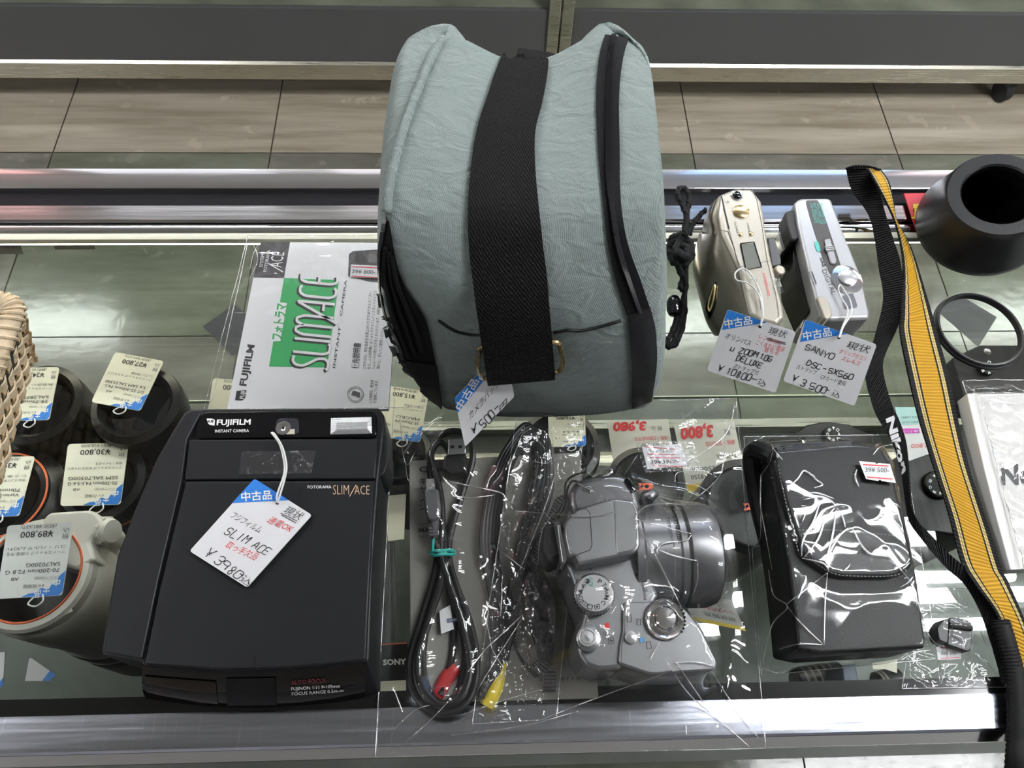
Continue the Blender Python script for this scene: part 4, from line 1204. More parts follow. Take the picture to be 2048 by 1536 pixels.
b = MB(GREYP); slab(b, [(846, 978), (877, 976), (883, 1020), (878, 1040), (856, 1042), (849, 1020)], 0.023, 0.013, r=0.003); mp_ = mk('mini_plug', b, usb, bevel=0.0015)
b = MB(mat('plug_steel')); slab(b, [(852, 958), (868, 957), (870, 978), (853, 979)], 0.020, 0.0165); mk('plug_shell', b, mp_)
b = MB(GREYP)
for k in range(6):
    y = 1038 + k * 6.5; b.tube([P(859, y, 0.019), P(880 - k * .5, y - 1, 0.019)], 0.0011, 6)
A_, B_ = P(868, 1036, .0185), P(871, 1078, .0165); b.tube([A_, A_.lerp(B_, .5), B_], [0.0036, 0.003, 0.0025], 10); mk('strain_relief', b, mp_)
TEAL = mat('teal_rubber', (0.03, 0.42, 0.36), 0.4)
b = MB(TEAL); b.tube(spl(pts3([(861, 1106, .016), (868, 1102, .020), (882, 1102, .0225), (900, 1100, .0205), (909, 1104, .015), (905, 1109, .017), (888, 1108, .0225), (870, 1111, .020)]), 6, True), 0.0011, 8, closed=True)
b.tube(spl(pts3([(866, 1104, .0205), (866, 1085, .019), (868, 1078, .018)]), 5), 0.0009, 6); mk('rubber_band', b, usb)

# ---- AV cable with red and yellow plugs
av = thing('av_cable', 'thick black AV cable coil with red and yellow plugs, right of the USB cable', 'cable', P(990, 1100, 0))
b = MB(CABLE)
for k in range(5):
    d = k * 11
    q = [(960 + d * .4, 1395 - d, .012 + .001 * k), (985 + d * .3, 1330, .012), (985 + d * .4, 1200, .013 + .001 * k), (965 + d * .6, 1080, .014), (985 + d * .6, 960, .015 + .0012 * k), (1020 + d * .7, 885 - d * .2, .016), (1055 + d * .8, 850 + d * .5, .015), (1075 + d * .6, 905 + d, .014), (1060 + d * .8, 1000, .013), (1035 + d * .5, 1110, .012), (1015 + d * .4, 1220, .011), (1000 + d * .2, 1320, .010)]
    b2 = MB(CABLE); b2.tube(spl(pts3(q), 6), 0.0024, 8); mk('lead', b2, av)
for col, q, nm in (((0.42, 0.02, 0.022), [(874, 1392, .006), (893, 1358, .007), (914, 1333, .008)], 'red_plug'), ((0.75, 0.58, 0.02), [(972, 1412, .007), (990, 1372, .008), (1000, 1325, .009)], 'yellow_plug')):
    b = MB(mat(nm + '_plastic', col, 0.4)); b.tube(spl(pts3(q), 5), [0.0042, 0.0048, 0.005, 0.0052, 0.0052, 0.0052, 0.005, 0.0048, 0.0045, 0.0042, 0.0036][:11], 12)
    mk(nm, b, av)

# ---- neck strap, grey with leather end
ns = thing('neck_strap', 'grey and black camera neck strap looped beside the silver camera', 'strap', P(1065, 1250, 0))
GREYWEB = webbing('grey_webbing', (0.08, 0.08, 0.082), rib=2 * math.pi / 0.0022, chk=False)
LEATH = mat('black_leather', (0.010, 0.010, 0.011), 0.32, bump=0.35, bump_s=700)
b = MB(LEATH)
L_ = [(1053, 1150, .014), (1047, 1200, .017), (1058, 1250, .019), (1075, 1318, .018)]; R_ = [(1086, 1142, .016), (1106, 1190, .019), (1112, 1250, .020), (1105, 1330, .017)]
b.ribbon(spl(pts3(L_), 5), spl(pts3(R_), 5), 0.002); mk('pad', b, ns, bevel=0.0005)
b = MB(GREYWEB)
L_ = [(1075, 1318, .016), (1058, 1330, .011), (1038, 1310, .009), (1030, 1275, .010), (1034, 1230, .012), (1048, 1190, .014)]; R_ = [(1100, 1336, .014), (1075, 1355, .009), (1045, 1345, .006), (1018, 1300, .006), (1020, 1240, .008), (1030, 1190, .010)]
b.ribbon(spl(pts3(L_), 5), spl(pts3(R_), 5), 0.0014); mk('webbing', b, ns)
b = MB(GREYWEB); b.ribbon(spl(pts3([(1085, 1330, .012), (1088, 1360, .010), (1085, 1384, .0095)]), 4), spl(pts3([(1110, 1330, .012), (1113, 1360, .010), (1112, 1383, .0095)]), 4), 0.0014); mk('tail', b, ns)
b = MB(GREYWEB)
q = [(1150, 995, .030), (1120, 1000, .026), (1105, 1030, .020), (1085, 1060, .014), (1070, 1110, .012), (1060, 1160, .012)]
b.ribbon(spl([P(x - 6, y - 6, h) for x, y, h in q], 5), spl([P(x + 7, y + 5, h) for x, y, h in q], 5), 0.0012); mk('webbing', b, ns)
for st in ([(1174, 944, .062), (1150, 950, .055), (1132, 965, .045), (1128, 1000, .036), (1112, 1032, .026)], [(1160, 966, .058), (1146, 962, .052), (1136, 975, .045), (1130, 1010, .035), (1116, 1036, .026)]):
    b = MB(RUBBER); b.tube(spl(pts3(st), 6), 0.0007, 6); mk('cord', b, ns)

# ================================================================ silver superzoom camera
SIL2 = mat('silver_body', (0.245, 0.25, 0.26), 0.33, 0.8, bump=0.04, bump_s=3000)
SILD = mat('silver_dark', (0.17, 0.172, 0.178), 0.33, 0.8, bump=0.04, bump_s=3000)
SILL = mat('silver_light', (0.46, 0.465, 0.47), 0.32, 0.6)
zc = thing('zoom_camera', 'silver superzoom digital camera with big lens lying in the clear bag', 'camera', P(1270, 1150, 0))
b = MB(SIL2)
slab(b, [(1128, 1122), (1124, 1060), (1140, 1015), (1160, 985), (1240, 965), (1268, 985), (1285, 1020), (1292, 1100), (1300, 1150), (1318, 1190), (1300, 1225), (1258, 1300), (1240, 1338), (1197, 1342), (1172, 1333), (1155, 1306), (1152, 1278), (1168, 1228), (1152, 1190), (1142, 1155)], 0.060, ZB + .0005, r=0.0015)
bd = mk('body', b, zc, bevel=0.003, bseg=3)
b = MB(SILD); slab(b, [(1139, 1012), (1137, 984), (1150, 962), (1186, 950), (1234, 946), (1259, 955), (1277, 980), (1284, 1020), (1250, 1030), (1150, 1030)], 0.066, 0.02, r=0.004); shd = mk('shoulder', b, zc, bevel=0.008, bseg=4)
b = MB(BLACKG); b.tube(spl(pts3([(1251, 958, .0665), (1258, 966, .0668), (1264, 978, .0668), (1267, 985, .066)]), 4), [0.001] + [0.0021] * 11 + [0.001], 10, flatz=0.5); mk('sensor_window', b, shd)
b = MB(CHROME); b.tube(spl(pts3([(1168, 980, .0665), (1172, 973, .068), (1181, 974, .068), (1180, 985, .0665)]), 5), 0.0007, 8); mk('strap_lug', b, shd)
b = MB(CHROME); b.tube(spl(pts3([(1184, 953, .0655), (1200, 943, .066), (1218, 938, .066), (1223, 944, .066), (1205, 952, .0665)]), 5), 0.0008, 8); mk('strap_ring', b, shd)
# viewfinder / flash hump
b = MB(SIL2)
hump_t = [(1150, 1018), (1222, 996), (1268, 1000), (1278, 1020), (1281, 1095), (1266, 1108), (1157, 1130), (1152, 1112), (1138, 1112), (1128, 1066), (1131, 1044)]
slab(b, hump_t, 0.0755, 0.050, r=0.003, n=3); hp = mk('flash_housing', b, zc, bevel=0.006, bseg=4)
b = MB(SILD); pr = flat(0.0757); line(b, [(1142, 1020), (1172, 1017), (1180, 1026), (1184, 1090), (1180, 1100), (1134, 1117)], 1.6, pr, DARKSLOT)
mk('flash_seam', b, hp, smooth=False)
b = MB(mat('flash_face', (0.25, 0.255, 0.26), 0.3, 0.6)); slab(b, [(1226, 1000), (1264, 1003), (1274, 1022), (1277, 1092), (1262, 1104), (1232, 1110)], 0.0760, 0.070, r=0.002); mk('flash_front', b, hp, bevel=0.002)
# eyepiece
b = MB(RUBBER); slab(b, [(1086, 1050), (1112, 1041), (1121, 1062), (1127, 1112), (1100, 1126), (1084, 1100)], 0.060, 0.030, r=0.003); ey = mk('eyepiece', b, zc, bevel=0.003)
b = MB(mat('eyepiece_grey', (0.07, 0.07, 0.075), 0.4)); slab(b, [(1108, 1044), (1120, 1042), (1134, 1114), (1122, 1128)], 0.064, 0.030, r=0.001); mk('eyepiece_frame', b, zc, bevel=0.002)
b = MB(SILL); slab(b, [(1114, 1050), (1121, 1048), (1136, 1118), (1130, 1126), (1124, 1124)], 0.068, 0.05, r=0.0008); mk('trim_strip', b, zc, bevel=0.001)
# lens barrel
ax0 = P(1286, 1086, 0.066); ax1 = P(1450, 1082, 0.066)
rad = 0.0315
AX = (ax1 - ax0).normalized(); o_ = ax0 - V((0, 0, rad - .001))
LNG = (ax1 - ax0).length
b = MB(SIL2)
b.lathe([(0.0, -.004), (0.0325, -.004), (0.0325, 0.0005), (0.0312, 0.002), (0.0312, LNG * .36), (0.0300, LNG * .38), (0.0300, LNG * .46), (0.0312, LNG * .48), (0.0312, LNG * .55), (0.0298, LNG * .58)], o_, AX, 72)
brl = mk('lens_barrel', b, zc, angle=30)
b = MB(SILD)
b.lathe([(0.0298, LNG * .57), (0.0318, LNG * .60), (0.0318, LNG * .86), (0.0300, LNG * .97), (0.0270, LNG), (0.0262, LNG * .99), (0.0255, LNG * .9), (0.0, LNG * .9)], o_, AX, 72)
mk('lens_ring', b, zc, angle=30)
b = MB(BLACKG); b.lathe([(0.0, LNG * .91), (0.012, LNG * .93), (0.022, LNG * .915), (0.025, LNG * .905)], o_, AX, 48); mk('front_element', b, zc)
b = MB(SILD); slab(b, [(1282, 985), (1300, 978), (1318, 982), (1316, 992), (1284, 996)], 0.058, 0.04); mk('lamp_cover', b, zc, bevel=0.002)
bb_ = surf(brl); pr = onto(bb_, 0.0003, fallback=lambda x, y: P(x, y, .06))
b = MB(INK)
text(b, 'IMAGE STABILIZER', (1341, 1010), (1357, 1088), 8, pr, INK, up=(1, -.15), bold=0.02)
text(b, 'ULTRASONIC', (1328, 1022), (1343, 1088), 6, pr, GREYINK, up=(1, -.15))
mk('lettering', b, brl, smooth=False)
# mode dial
def dial(px, h, r, hgt, m, name, parent, ribs=0, cap=None):
    b = MB(m); c = P(px[0], px[1], h)
    b.lathe([(r, -hgt), (r, -0.0006), (r - 0.0008, 0), (0.0001, 0)], c, n=64, cap0=True)
    if ribs:
        for k in range(ribs):
            a = 2 * math.pi * k / ribs; q = c + V((math.cos(a) * r, math.sin(a) * r, 0)); b.tube([q - V((0, 0, hgt)), q - V((0, 0, .0008))], r * 2.2 / ribs, 5)
    return mk(name, b, parent, angle=40)
md = dial((1189, 1186), 0.0675, 0.0113, 0.0075, SILD, 'mode_dial', zc, ribs=40)
b = MB(SILL); b.lathe([(0.0101, 0), (0.0101, 0.0004), (0.0001, 0.0004)], P(1189, 1186, 0.0675), n=48); fc = mk('dial_face', b, md, angle=40)
b = MB(INK); cx, cy = 1187, 1187; pr = flat(0.0681)
for s, a, m_, h_, w_ in (('AUTO', -93, mat('green_ink', (0.02, .32, .2), .5), 8, 19), ('P', -62, INK, 9, 8), ('Tv', -33, INK, 9, 13), ('Av', -10, INK, 9, 13), ('M', 17, INK, 9, 10), ('C', 43, INK, 9, 8), ('▣', 75, INK, 9, 11), ('□', 105, INK, 9, 11), ('◫', 130, INK, 9, 11), ('SCN', 160, INK, 9, 17), ('▲', 190, INK, 8, 10), ('◭', 218, INK, 8, 10), ('◕', 243, INK, 9, 10)):
    a_ = R(a); u = V((math.cos(a_), math.sin(a_))); t = V((-u.y, u.x)); c = V((cx, cy)) + u * 23
    p0 = c - t * w_ / 2 ; p1 = c + t * w_ / 2
    if s == 'AUTO': p0 = c - u * w_ / 2 + t * 0; p1 = c + u * w_ / 2
    text(b, s, tuple(p0), tuple(p1), h_, pr, m_, bold=0.02)
mk('lettering', b, fc, smooth=False)
b = MB(INK); line(b, [(1179, 1131), (1182, 1140)], 3.2, flat(0.0605), INK); 
mk('index_mark', b, bd, smooth=False)
# power dial
pdl = dial((1178, 1277), 0.066, 0.0068, 0.006, SIL2, 'power_dial', zc)
b = MB(SILL); b.lathe([(0.0048, 0), (0.0048, 0.0007), (0.0043, 0.0010), (0.0036, 0.0006), (0.0034, 0.0012), (0.0001, 0.0014)], P(1174, 1275, 0.066), n=40); pb = mk('power_button', b, pdl, angle=40)
b = MB(INK); text(b, 'OFF', (1168, 1272), (1176, 1283), 5, flat(0.0678), INK, up=(1, -.6)); mk('lettering', b, pb, smooth=False)
# grip with shutter
b = MB(SIL2)
slab(b, [(1246, 1206), (1252, 1203), (1330, 1203), (1372, 1218), (1402, 1256), (1436, 1325), (1428, 1342), (1300, 1350), (1237, 1328), (1239, 1292), (1245, 1262)], 0.0625, ZB + .0005, r=0.0025); gp = mk('grip', b, zc, bevel=0.006, bseg=4)
b = MB(CHROME); c = P(1329, 1239, 0.0635)
b.lathe([(0.0112, -.004), (0.0112, 0.0012), (0.0104, 0.0022), (0.0090, 0.0015), (0.0075, 0.0012), (0.0072, .003), (0.0066, .0035), (0.0062, .0015), (0.0001, .0012)], c, n=56); zr_ = mk('zoom_ring', b, zc)
b = MB(CHROME); b.lathe([(0.0060, 0.001), (0.0060, .0040), (0.0052, .0047), (0.0001, .0050)], c, n=40); mk('shutter_button', b, zr_)
b = MB(BLACKG); 
for k in range(7):
    a = R(-25 + k * 11); b.tube([c + V((math.cos(a) * .0108, -math.sin(a) * .0108 + .0, z_)) for z_ in (-.002, .003)], .0007, 6)
mk('zoom_ribs', b, zr_)
b = MB(SILL); b.lathe([(0.0033, -.001), (0.0033, 0.0008), (0.0027, .0012), (0.0001, .0013)], P(1262, 1275, 0.0635), n=32); mk('drive_button', b, zc)
b = MB(CHROME); b.box(P(1221, 1324, 0.054), 0.0135, 0.003, 0.004, m=CHROME); mk('strap_slot', b, zc, bevel=0.001)
b = MB(INK); pr = flat(0.0607)
text(b, 'ON', (1205, 1264), (1212, 1276), 7, pr, INK, up=(1, -.3))
decal(b, [(1208, 1247), (1218, 1245), (1220, 1257), (1210, 1259)], pr, REDINK, r=1.5); decal(b, [(1213, 1269), (1219, 1268), (1220, 1273), (1214, 1274)], pr, INK, r=2)
line(b, [(1217, 1276), (1226, 1274), (1228, 1286), (1218, 1288), (1217, 1276)], 1.3, pr, INK); decal(b, [(1220, 1278), (1226, 1281), (1221, 1284)], pr, INK)
pr = flat(0.0629)
line(b, [(1254, 1230), (1262, 1229), (1263, 1243), (1255, 1244), (1254, 1230)], 1.3, pr, INK); line(b, [(1274, 1238), (1281, 1238), (1281, 1250), (1274, 1250), (1274, 1238)], 1.3, pr, INK)
decal(b, [(1280, 1275), (1288, 1275), (1288, 1285), (1280, 1285)], pr, mat('blue_mark', (0.08, .25, .5), .5)); line(b, [(1293, 1284), (1301, 1283), (1303, 1297), (1294, 1298), (1293, 1284)], 1.4, pr, INK)
text(b, 'PowerShot', (1294, 1200), (1284, 1152), 6, flat(0.0607), INK, up=(-1, .2), shear=.2); text(b, 'S2 IS', (1296, 1183), (1288, 1155), 6, flat(0.0607), INK, up=(-1, .2))
mk('lettering', b, zc, smooth=False)
b = MB(DARKSLOT)
for i in range(4):
    for j in range(4):
        x, y = 1276 + i * 4 + j * 1.2, 1113 + j * 6.5; decal(b, [(x, y), (x + 2.6, y), (x + 2.6, y + 3.4), (x, y + 3.4)], flat(0.0607))
decal(b, [(1270, 1146), (1275, 1145), (1276, 1152), (1271, 1153)], flat(0.0607))
mk('speaker_holes', b, zc, smooth=False)

# ---- small inner bag round the AV cable
canon_obs = [o for o in bpy.data.objects if o.type == 'MESH' and o.parent in (zc,)]
cables = [o for o in bpy.data.objects if o.type == 'MESH' and o.parent in (av, ns)]
ib, ibb = film('inner_plastic_bag', [(1035, 832), (1165, 858), (1110, 1440), (945, 1450)], 50, 110, cables, None, base=0.010, gap=0.0015, wr=0.0028, freq=70, seed=9, m=FILMX, relax=25,
  folds=[(1.3, [(1050, 855), (1030, 905), (985, 1010), (960, 1100)]), (1.2, [(1120, 905), (1095, 1000), (1060, 1090), (1040, 1140)]), (1.0, [(1075, 880), (1090, 900), (1085, 918)]), (1.0, [(1105, 880), (1098, 925), (1050, 918)]),
         (1.4, [(1000, 1010), (1020, 1050), (1018, 1070)]), (1.2, [(962, 1100), (990, 1096), (1050, 1140)]), (1.2, [(958, 1185), (975, 1250), (985, 1300)]), (1.0, [(1004, 1150), (1002, 1230)]), (1.0, [(1130, 1000), (1085, 1060), (1075, 1130)]), (1.0, [(930, 1430), (985, 1330), (1045, 1235)])])
tag(ib, 'small crinkled clear bag wrapped round the AV cable', 'plastic bag')
allobs = [o for o in bpy.data.objects if o.type == 'MESH' and (o.parent in (zc, usb, av, ns, man) or o in (ib,))]
cb, cbb = film('plastic_bag', [(788, 818), (1470, 800), (1528, 1497), (752, 1514)], 130, 130, allobs, None, base=0.0022, gap=0.0014, wr=0.0008, freq=28, seed=3, relax=120, fold_r=.00038,
  folds=[(1.6, [(897, 962), (950, 974), (1000, 985), (1010, 996)]), (1.6, [(905, 993), (950, 995), (990, 990)]), (1.2, [(1030, 1022), (1120, 1030), (1180, 1032), (1233, 1024)]),
         (1.5, [(1269, 1036), (1290, 1014), (1330, 1008), (1372, 1012)]), (1.4, [(1269, 1038), (1320, 1052), (1383, 1068)]), (1.4, [(1383, 1070), (1370, 1082), (1330, 1086), (1314, 1100), (1316, 1108)]), (1.3, [(1318, 1100), (1350, 1112), (1395, 1122)]), (1.4, [(1270, 1042), (1310, 1110), (1340, 1170), (1362, 1215)]),
         (1.0, [(1395, 1122), (1395, 1160), (1385, 1190)]), (1.0, [(1154, 966), (1190, 985), (1215, 1002)]), (1.0, [(1275, 910), (1262, 930), (1250, 948)]), (1.0, [(1362, 825), (1375, 850), (1400, 852)]), (1.0, [(1350, 965), (1356, 945), (1405, 942), (1425, 950)]), (0.9, [(1355, 965), (1395, 972), (1420, 985)]),
         (1.0, [(1470, 803), (1450, 870), (1375, 925)]), (1.0, [(1448, 870), (1440, 950), (1375, 1010)]), (1.2, [(935, 1345), (970, 1300), (1010, 1262), (1043, 1232)]), (1.0, [(1300, 1320), (1310, 1300), (1318, 1285)]),
         (1.2, [(1350, 1326), (1390, 1324), (1430, 1333)]), (1.1, [(1330, 1318), (1380, 1390), (1450, 1450), (1500, 1495)]), (1.0, [(1410, 1320), (1460, 1400), (1520, 1480)]), (1.0, [(1350, 1320), (1410, 1410)]), (0.9, [(800, 830), (805, 900), (815, 930), (830, 905)]), (0.9, [(812, 930), (815, 955), (822, 968)]),
         (1.0, [(1160, 1420), (1050, 1450), (900, 1470)]), (1.0, [(1330, 1345), (1180, 1400), (1080, 1440)]), (0.9, [(786, 1460), (830, 1420), (860, 1410)]), (0.9, [(780, 1510), (850, 1450), (900, 1400)]), (0.8, [(1440, 840), (1470, 860)]), (1.0, [(985, 1300), (1008, 1342), (1000, 1360)]), (0.8, [(920, 1430), (1010, 1400), (1080, 1380)])])
tag(cb, 'large wrinkled clear plastic bag holding the silver camera and cables', 'plastic bag')
# price sticker taped to the bag
ps = thing('price_sticker', 'white sticker with red lines priced 3980 yen, taped to the big clear bag', 'price sticker', P(1325, 912, .02))
s3 = plane3(P(1287, 895, .020), P(1362, 888, .022), P(1296, 938, .024))
b = MB(PAPER); card(b, (1284, 894), (1363, 887), (1295, 938), s3, PAPER, r=0, th=.0002); cd_ = mk('label', b, ps, smooth=False)
def s3o(off): return plane3(P(1287, 895, .020), P(1362, 888, .022), P(1296, 938, .024), off)
b = MB(REDINK); pr = s3o(.0002)
for (x0, y0), (x1, y1) in (((1290, 894), (1350, 898)), ((1294, 908), (1352, 909)), ((1299, 915), (1360, 916)), ((1305, 931), (1367, 933))): line(b, [(x0, y0), (x1, y1)], 1.4, pr, REDINK)
text(b, 'ジャンクレベル', (1297, 904), (1345, 905), 7, pr, INK, cap=.85); text(b, '39¥3980-', (1301, 928), (1358, 926), 7.5, pr, GREYINK, bold=.01)
mk('lettering', b, cd_, smooth=False)
b = MB(clear('clear_tape')); card(b, (1272, 886), (1385, 880), (1290, 945), s3o(.0004), MATS['clear_tape'], r=0, th=.0001); mk('tape', b, ps, smooth=False)
# ================================================================ champagne film compact, standing, top plate up
CHAMPM = mat('champagne_shell', (0.52, 0.48, 0.40), 0.34, 0.45, bump=0.03, bump_s=2500)
BRONZE = mat('bronze_cover', (0.105, 0.095, 0.07), 0.3, 0.6)
fc_ = thing('film_compact', 'champagne compact film camera with a gold button on its top plate', 'camera', P(1490, 560, 0))
HC = 0.046
b = MB(CHAMPM)
slab(b, [(1441, 388), (1470, 376), (1504, 377), (1524, 402), (1532, 456), (1541, 505), (1556, 570), (1567, 612), (1570, 634), (1554, 648), (1520, 640), (1498, 628), (1478, 540), (1462, 508), (1444, 470), (1436, 430)], HC, 0.001, r=0.002, n=3)
bod = mk('body', b, fc_, bevel=0.0035, bseg=3)
# dark front half with the bulging sliding cover
b = MB(BRONZE)
def lofted(rows_, name, m, parent, n=5):
    """skin through rows of (px, py) seen at the given heights, closed towards the body"""
    R_ = [[P(p.x, p.y, h) for p in spl([V((*q, 0)) for q in px], n)] for px, h in rows_]
    cols = [spl([r[j] for r in R_], 4) for j in range(len(R_[0]))]
    g = [[c[i] for c in cols] for i in range(len(cols[0]))]
    g += [[p + V((.012, 0, 0)) for p in g[-1]], [p + V((.012, 0, 0)) for p in g[0]]]
    b = MB(m); b.grid(g + [g[0]])
    k = len(g); nc = len(g[0])
    b.f.append([i * nc for i in range(k)]); b.m.append(0); b.f.append([i * nc + nc - 1 for i in range(k)]); b.m.append(0)
    return mk(name, b, parent, angle=50)
lofted([([(1441, 391), (1437, 425), (1446, 464)], HC - .002), ([(1430, 400), (1420, 432), (1424, 468)], HC - .006), ([(1420, 412), (1408, 442), (1404, 464)], .020), ([(1424, 424), (1414, 450), (1408, 470)], .003)], 'front_shell', BRONZE, fc_)
cov = lofted([([(1446, 462), (1457, 494), (1469, 524), (1479, 548), (1490, 586), (1500, 630)], HC - .002), ([(1430, 466), (1432, 500), (1442, 530), (1454, 560), (1470, 600), (1484, 642)], HC - .004),
  ([(1404, 468), (1396, 508), (1398, 545), (1412, 592), (1430, 640), (1448, 668)], .026), ([(1399, 466), (1387, 512), (1386, 546), (1398, 592), (1412, 640), (1427, 668)], .012), ([(1406, 474), (1394, 520), (1392, 552), (1402, 598), (1415, 645), (1430, 672)], .002)], 'sliding_cover', BRONZE, fc_)
cvb = surf(cov)
def CV(o): return onto(cvb, o, fallback=lambda x, y: P(x, y, .04))
b = MB(BLACKG); patch(b, [(1436, 558), (1426, 572), (1417, 596), (1410, 628)], [(1433, 562), (1432, 585), (1430, 612), (1418, 640)], CV(0.0008), 4, 4); mk('lens_port', b, cov, angle=0)
b = MB(GOLD); b.tube(spl([CV(.0012)(*p) for p in ((1431, 570), (1424, 590), (1419, 612), (1422, 622), (1428, 605), (1431, 585))], 4, True), 0.0007, 6, closed=True); mk('port_trim', b, cov)
b = MB(mat('emboss_bronze', (0.10, 0.09, 0.06), 0.3, 0.6)); text(b, 'OLYMPUS', (1399, 528), (1418, 594), 7, CV(0.0004), None, up=(1, -.2), bold=.03); mk('embossing', b, cov, smooth=False)
# top plate details
b = MB(DARKSLOT); pr = flat(HC + 0.0003)
line(b, [(1443, 392), (1449, 420), (1458, 458)], 3.0, pr, DARKSLOT); line(b, [(1440, 460), (1456, 463), (1468, 495), (1478, 532)], 1.2, pr, DARKSLOT); line(b, [(1458, 458), (1472, 510), (1486, 560), (1500, 625)], .9, pr, GREYINK)
line(b, [(1504, 378), (1514, 400), (1524, 450), (1534, 520), (1552, 590), (1560, 645)], .9, pr, GREYINK); line(b, [(1475, 535), (1496, 530), (1548, 520)], .8, pr, GREYINK)
line(b, [(1500, 560), (1512, 558), (1518, 590), (1522, 620)], 1.0, pr, GREYINK)
mk('panel_lines', b, bod, smooth=False)
def puck(px, r, h0, h1, m, name, parent, n=36, sx=1.0):
    b = MB(m); c = P(px[0], px[1], h0); hh = h1 - h0
    b.lathe([(r, -0.001), (r, hh * .7), (r * .86, hh), (0.0001, hh * 1.05)], c, n=n)
    if sx != 1.0:
        b.v = [V((c.x + (p.x - c.x) * sx, p.y, p.z)) for p in b.v]
    return mk(name, b, parent, angle=50)
zl_ = puck((1473, 391), 0.0050, HC, HC + 0.0006, CHROME, 'lever_ring', fc_)
puck((1474, 391), 0.0036, HC + .0006, HC + 0.0022, BLACKG, 'zoom_lever', zl_, 6)
puck((1482, 424), 0.0060, HC, HC + 0.0016, GOLD, 'shutter_button', fc_, sx=1.05)
puck((1481, 469), 0.0017, HC, HC + 0.0010, GOLD, 'timer_button', fc_); puck((1502, 468), 0.0017, HC, HC + 0.0010, GOLD, 'flash_button', fc_)
b = MB(mat('lcd_grey', (0.16, 0.165, 0.14), 0.2)); decal(b, [(1483, 489), (1508, 486), (1521, 533), (1493, 539)], flat(HC + 0.0004)); lc = mk('display', b, fc_, smooth=False)
b = MB(BLACKG); line(b, [(1481, 487), (1508, 484), (1523, 534), (1492, 540), (1481, 487)], 2.5, flat(HC + 0.0006), BLACKG); mk('display_frame', b, lc, smooth=False)
b = MB(INK); pr = flat(HC + 0.0005)
text(b, 'W', (1452, 408), (1460, 406), 6, pr, INK); text(b, 'T', (1484, 382), (1490, 381), 6, pr, INK)
text(b, 'REMOTE', (1478, 465), (1472, 443), 4, pr, INK, up=(-1, .3)); text(b, 'FLASH', (1501, 463), (1497, 446), 4, pr, INK, up=(-1, .3))
text(b, 'WEATHERPROOF', (1541, 592), (1530, 545), 5, pr, REDINK, up=(-1, .2))
mk('lettering', b, bod, smooth=False)
b = MB(GREYP); slab(b, [(1536, 478), (1549, 474), (1562, 518), (1562, 528), (1545, 532)], HC - .008, .02, r=.001); mk('viewfinder', b, fc_, bevel=.001)
b = MB(CHAMPM); c = P(1560, 540, HC - .006); b.lathe([(0.0040, -.012), (0.0040, 0), (0.0034, .0008), (0.0001, .001)], c, n=20, ax=V((0.25, -.1, .96)))
for k in range(20):
    a = 2 * math.pi * k / 20; q = c + V((math.cos(a) * .004, math.sin(a) * .004, 0)); b.tube([q - V((0, 0, .006)), q], .0003, 4)
mk('dioptre_knob', b, fc_)
# sticky tape scrap holding the tag
b = MB(clear('clear_tape')); decal(b, [(1536, 556), (1556, 548), (1568, 584), (1552, 590)], flat(HC + .001)); mk('tape_scrap', b, fc_, smooth=False)
# ---- wrist cord
CORD = mat('black_cord', (0.006, 0.006, 0.0065), 0.65, spec=.25, bump=1.0, bump_s=900)
wc = thing('wrist_cord', 'knotted black wrist cord hanging between the bag and the champagne compact', 'cord', P(1360, 620, 0))
def cord(pts, r=0.0024, name='cord'):
    b = MB(CORD); pp = spl([P(*p) for p in pts], 8)
    b.tube(pp, r, 8)
    # twisted strand over it
    up = V((0, 0, 1)); st = []
    for i, p in enumerate(pp):
        t = (pp[min(i + 1, len(pp) - 1)] - pp[max(i - 1, 0)]).normalized(); s = t.cross(up)
        s = s.normalized() if s.length > 1e-6 else V((1, 0, 0)); u2 = s.cross(t); a = i * 0.9
        st.append(p + s * (math.cos(a) * r * .55) + u2 * (math.sin(a) * r * .55))
    b.tube(st, r * .75, 6)
    return mk(name, b, wc, angle=60)
cord([(1368, 470, .045), (1372, 430, .05), (1360, 402, .052), (1354, 388, .053), (1360, 377, .053), (1372, 380, .052), (1378, 400, .05), (1374, 425, .048), (1372, 470, .044)], .0021)
cord([(1374, 468, .044), (1388, 445, .046), (1402, 428, .048), (1412, 420, .05)], .0019)
cord([(1380, 470, .042), (1385, 450, .044), (1392, 440, .046), (1402, 430, .048)], .0016)
cord([(1344, 480, .03), (1360, 474, .036), (1376, 486, .038), (1380, 510, .036), (1366, 528, .034), (1348, 520, .032), (1340, 500, .03), (1350, 486, .034), (1370, 496, .04), (1372, 515, .04), (1352, 505, .04)], .0036, 'knot')
cord([(1366, 470, .038), (1352, 500, .04), (1356, 530, .034), (1366, 555, .026), (1360, 580, .02)], .0026)
cord([(1370, 520, .034), (1372, 560, .026), (1366, 610, .014), (1358, 650, .006), (1346, 685, .004), (1336, 694, .004), (1334, 684, .004), (1342, 668, .005), (1352, 640, .008), (1356, 600, .016)], .0020)
cord([(1368, 560, .024), (1370, 610, .012), (1366, 650, .006), (1352, 688, .003), (1338, 692, .003)], .0019)
b = MB(BLACKG); c0 = P(1348, 612, .013); b.lathe([(0.0001, -.008), (.004, -.0075), (.0055, -.004), (.0058, 0), (.0055, .004), (.004, .0075), (.0001, .008)], c0, V((0.1, 1, .1)), 20); mk('toggle', b, wc)

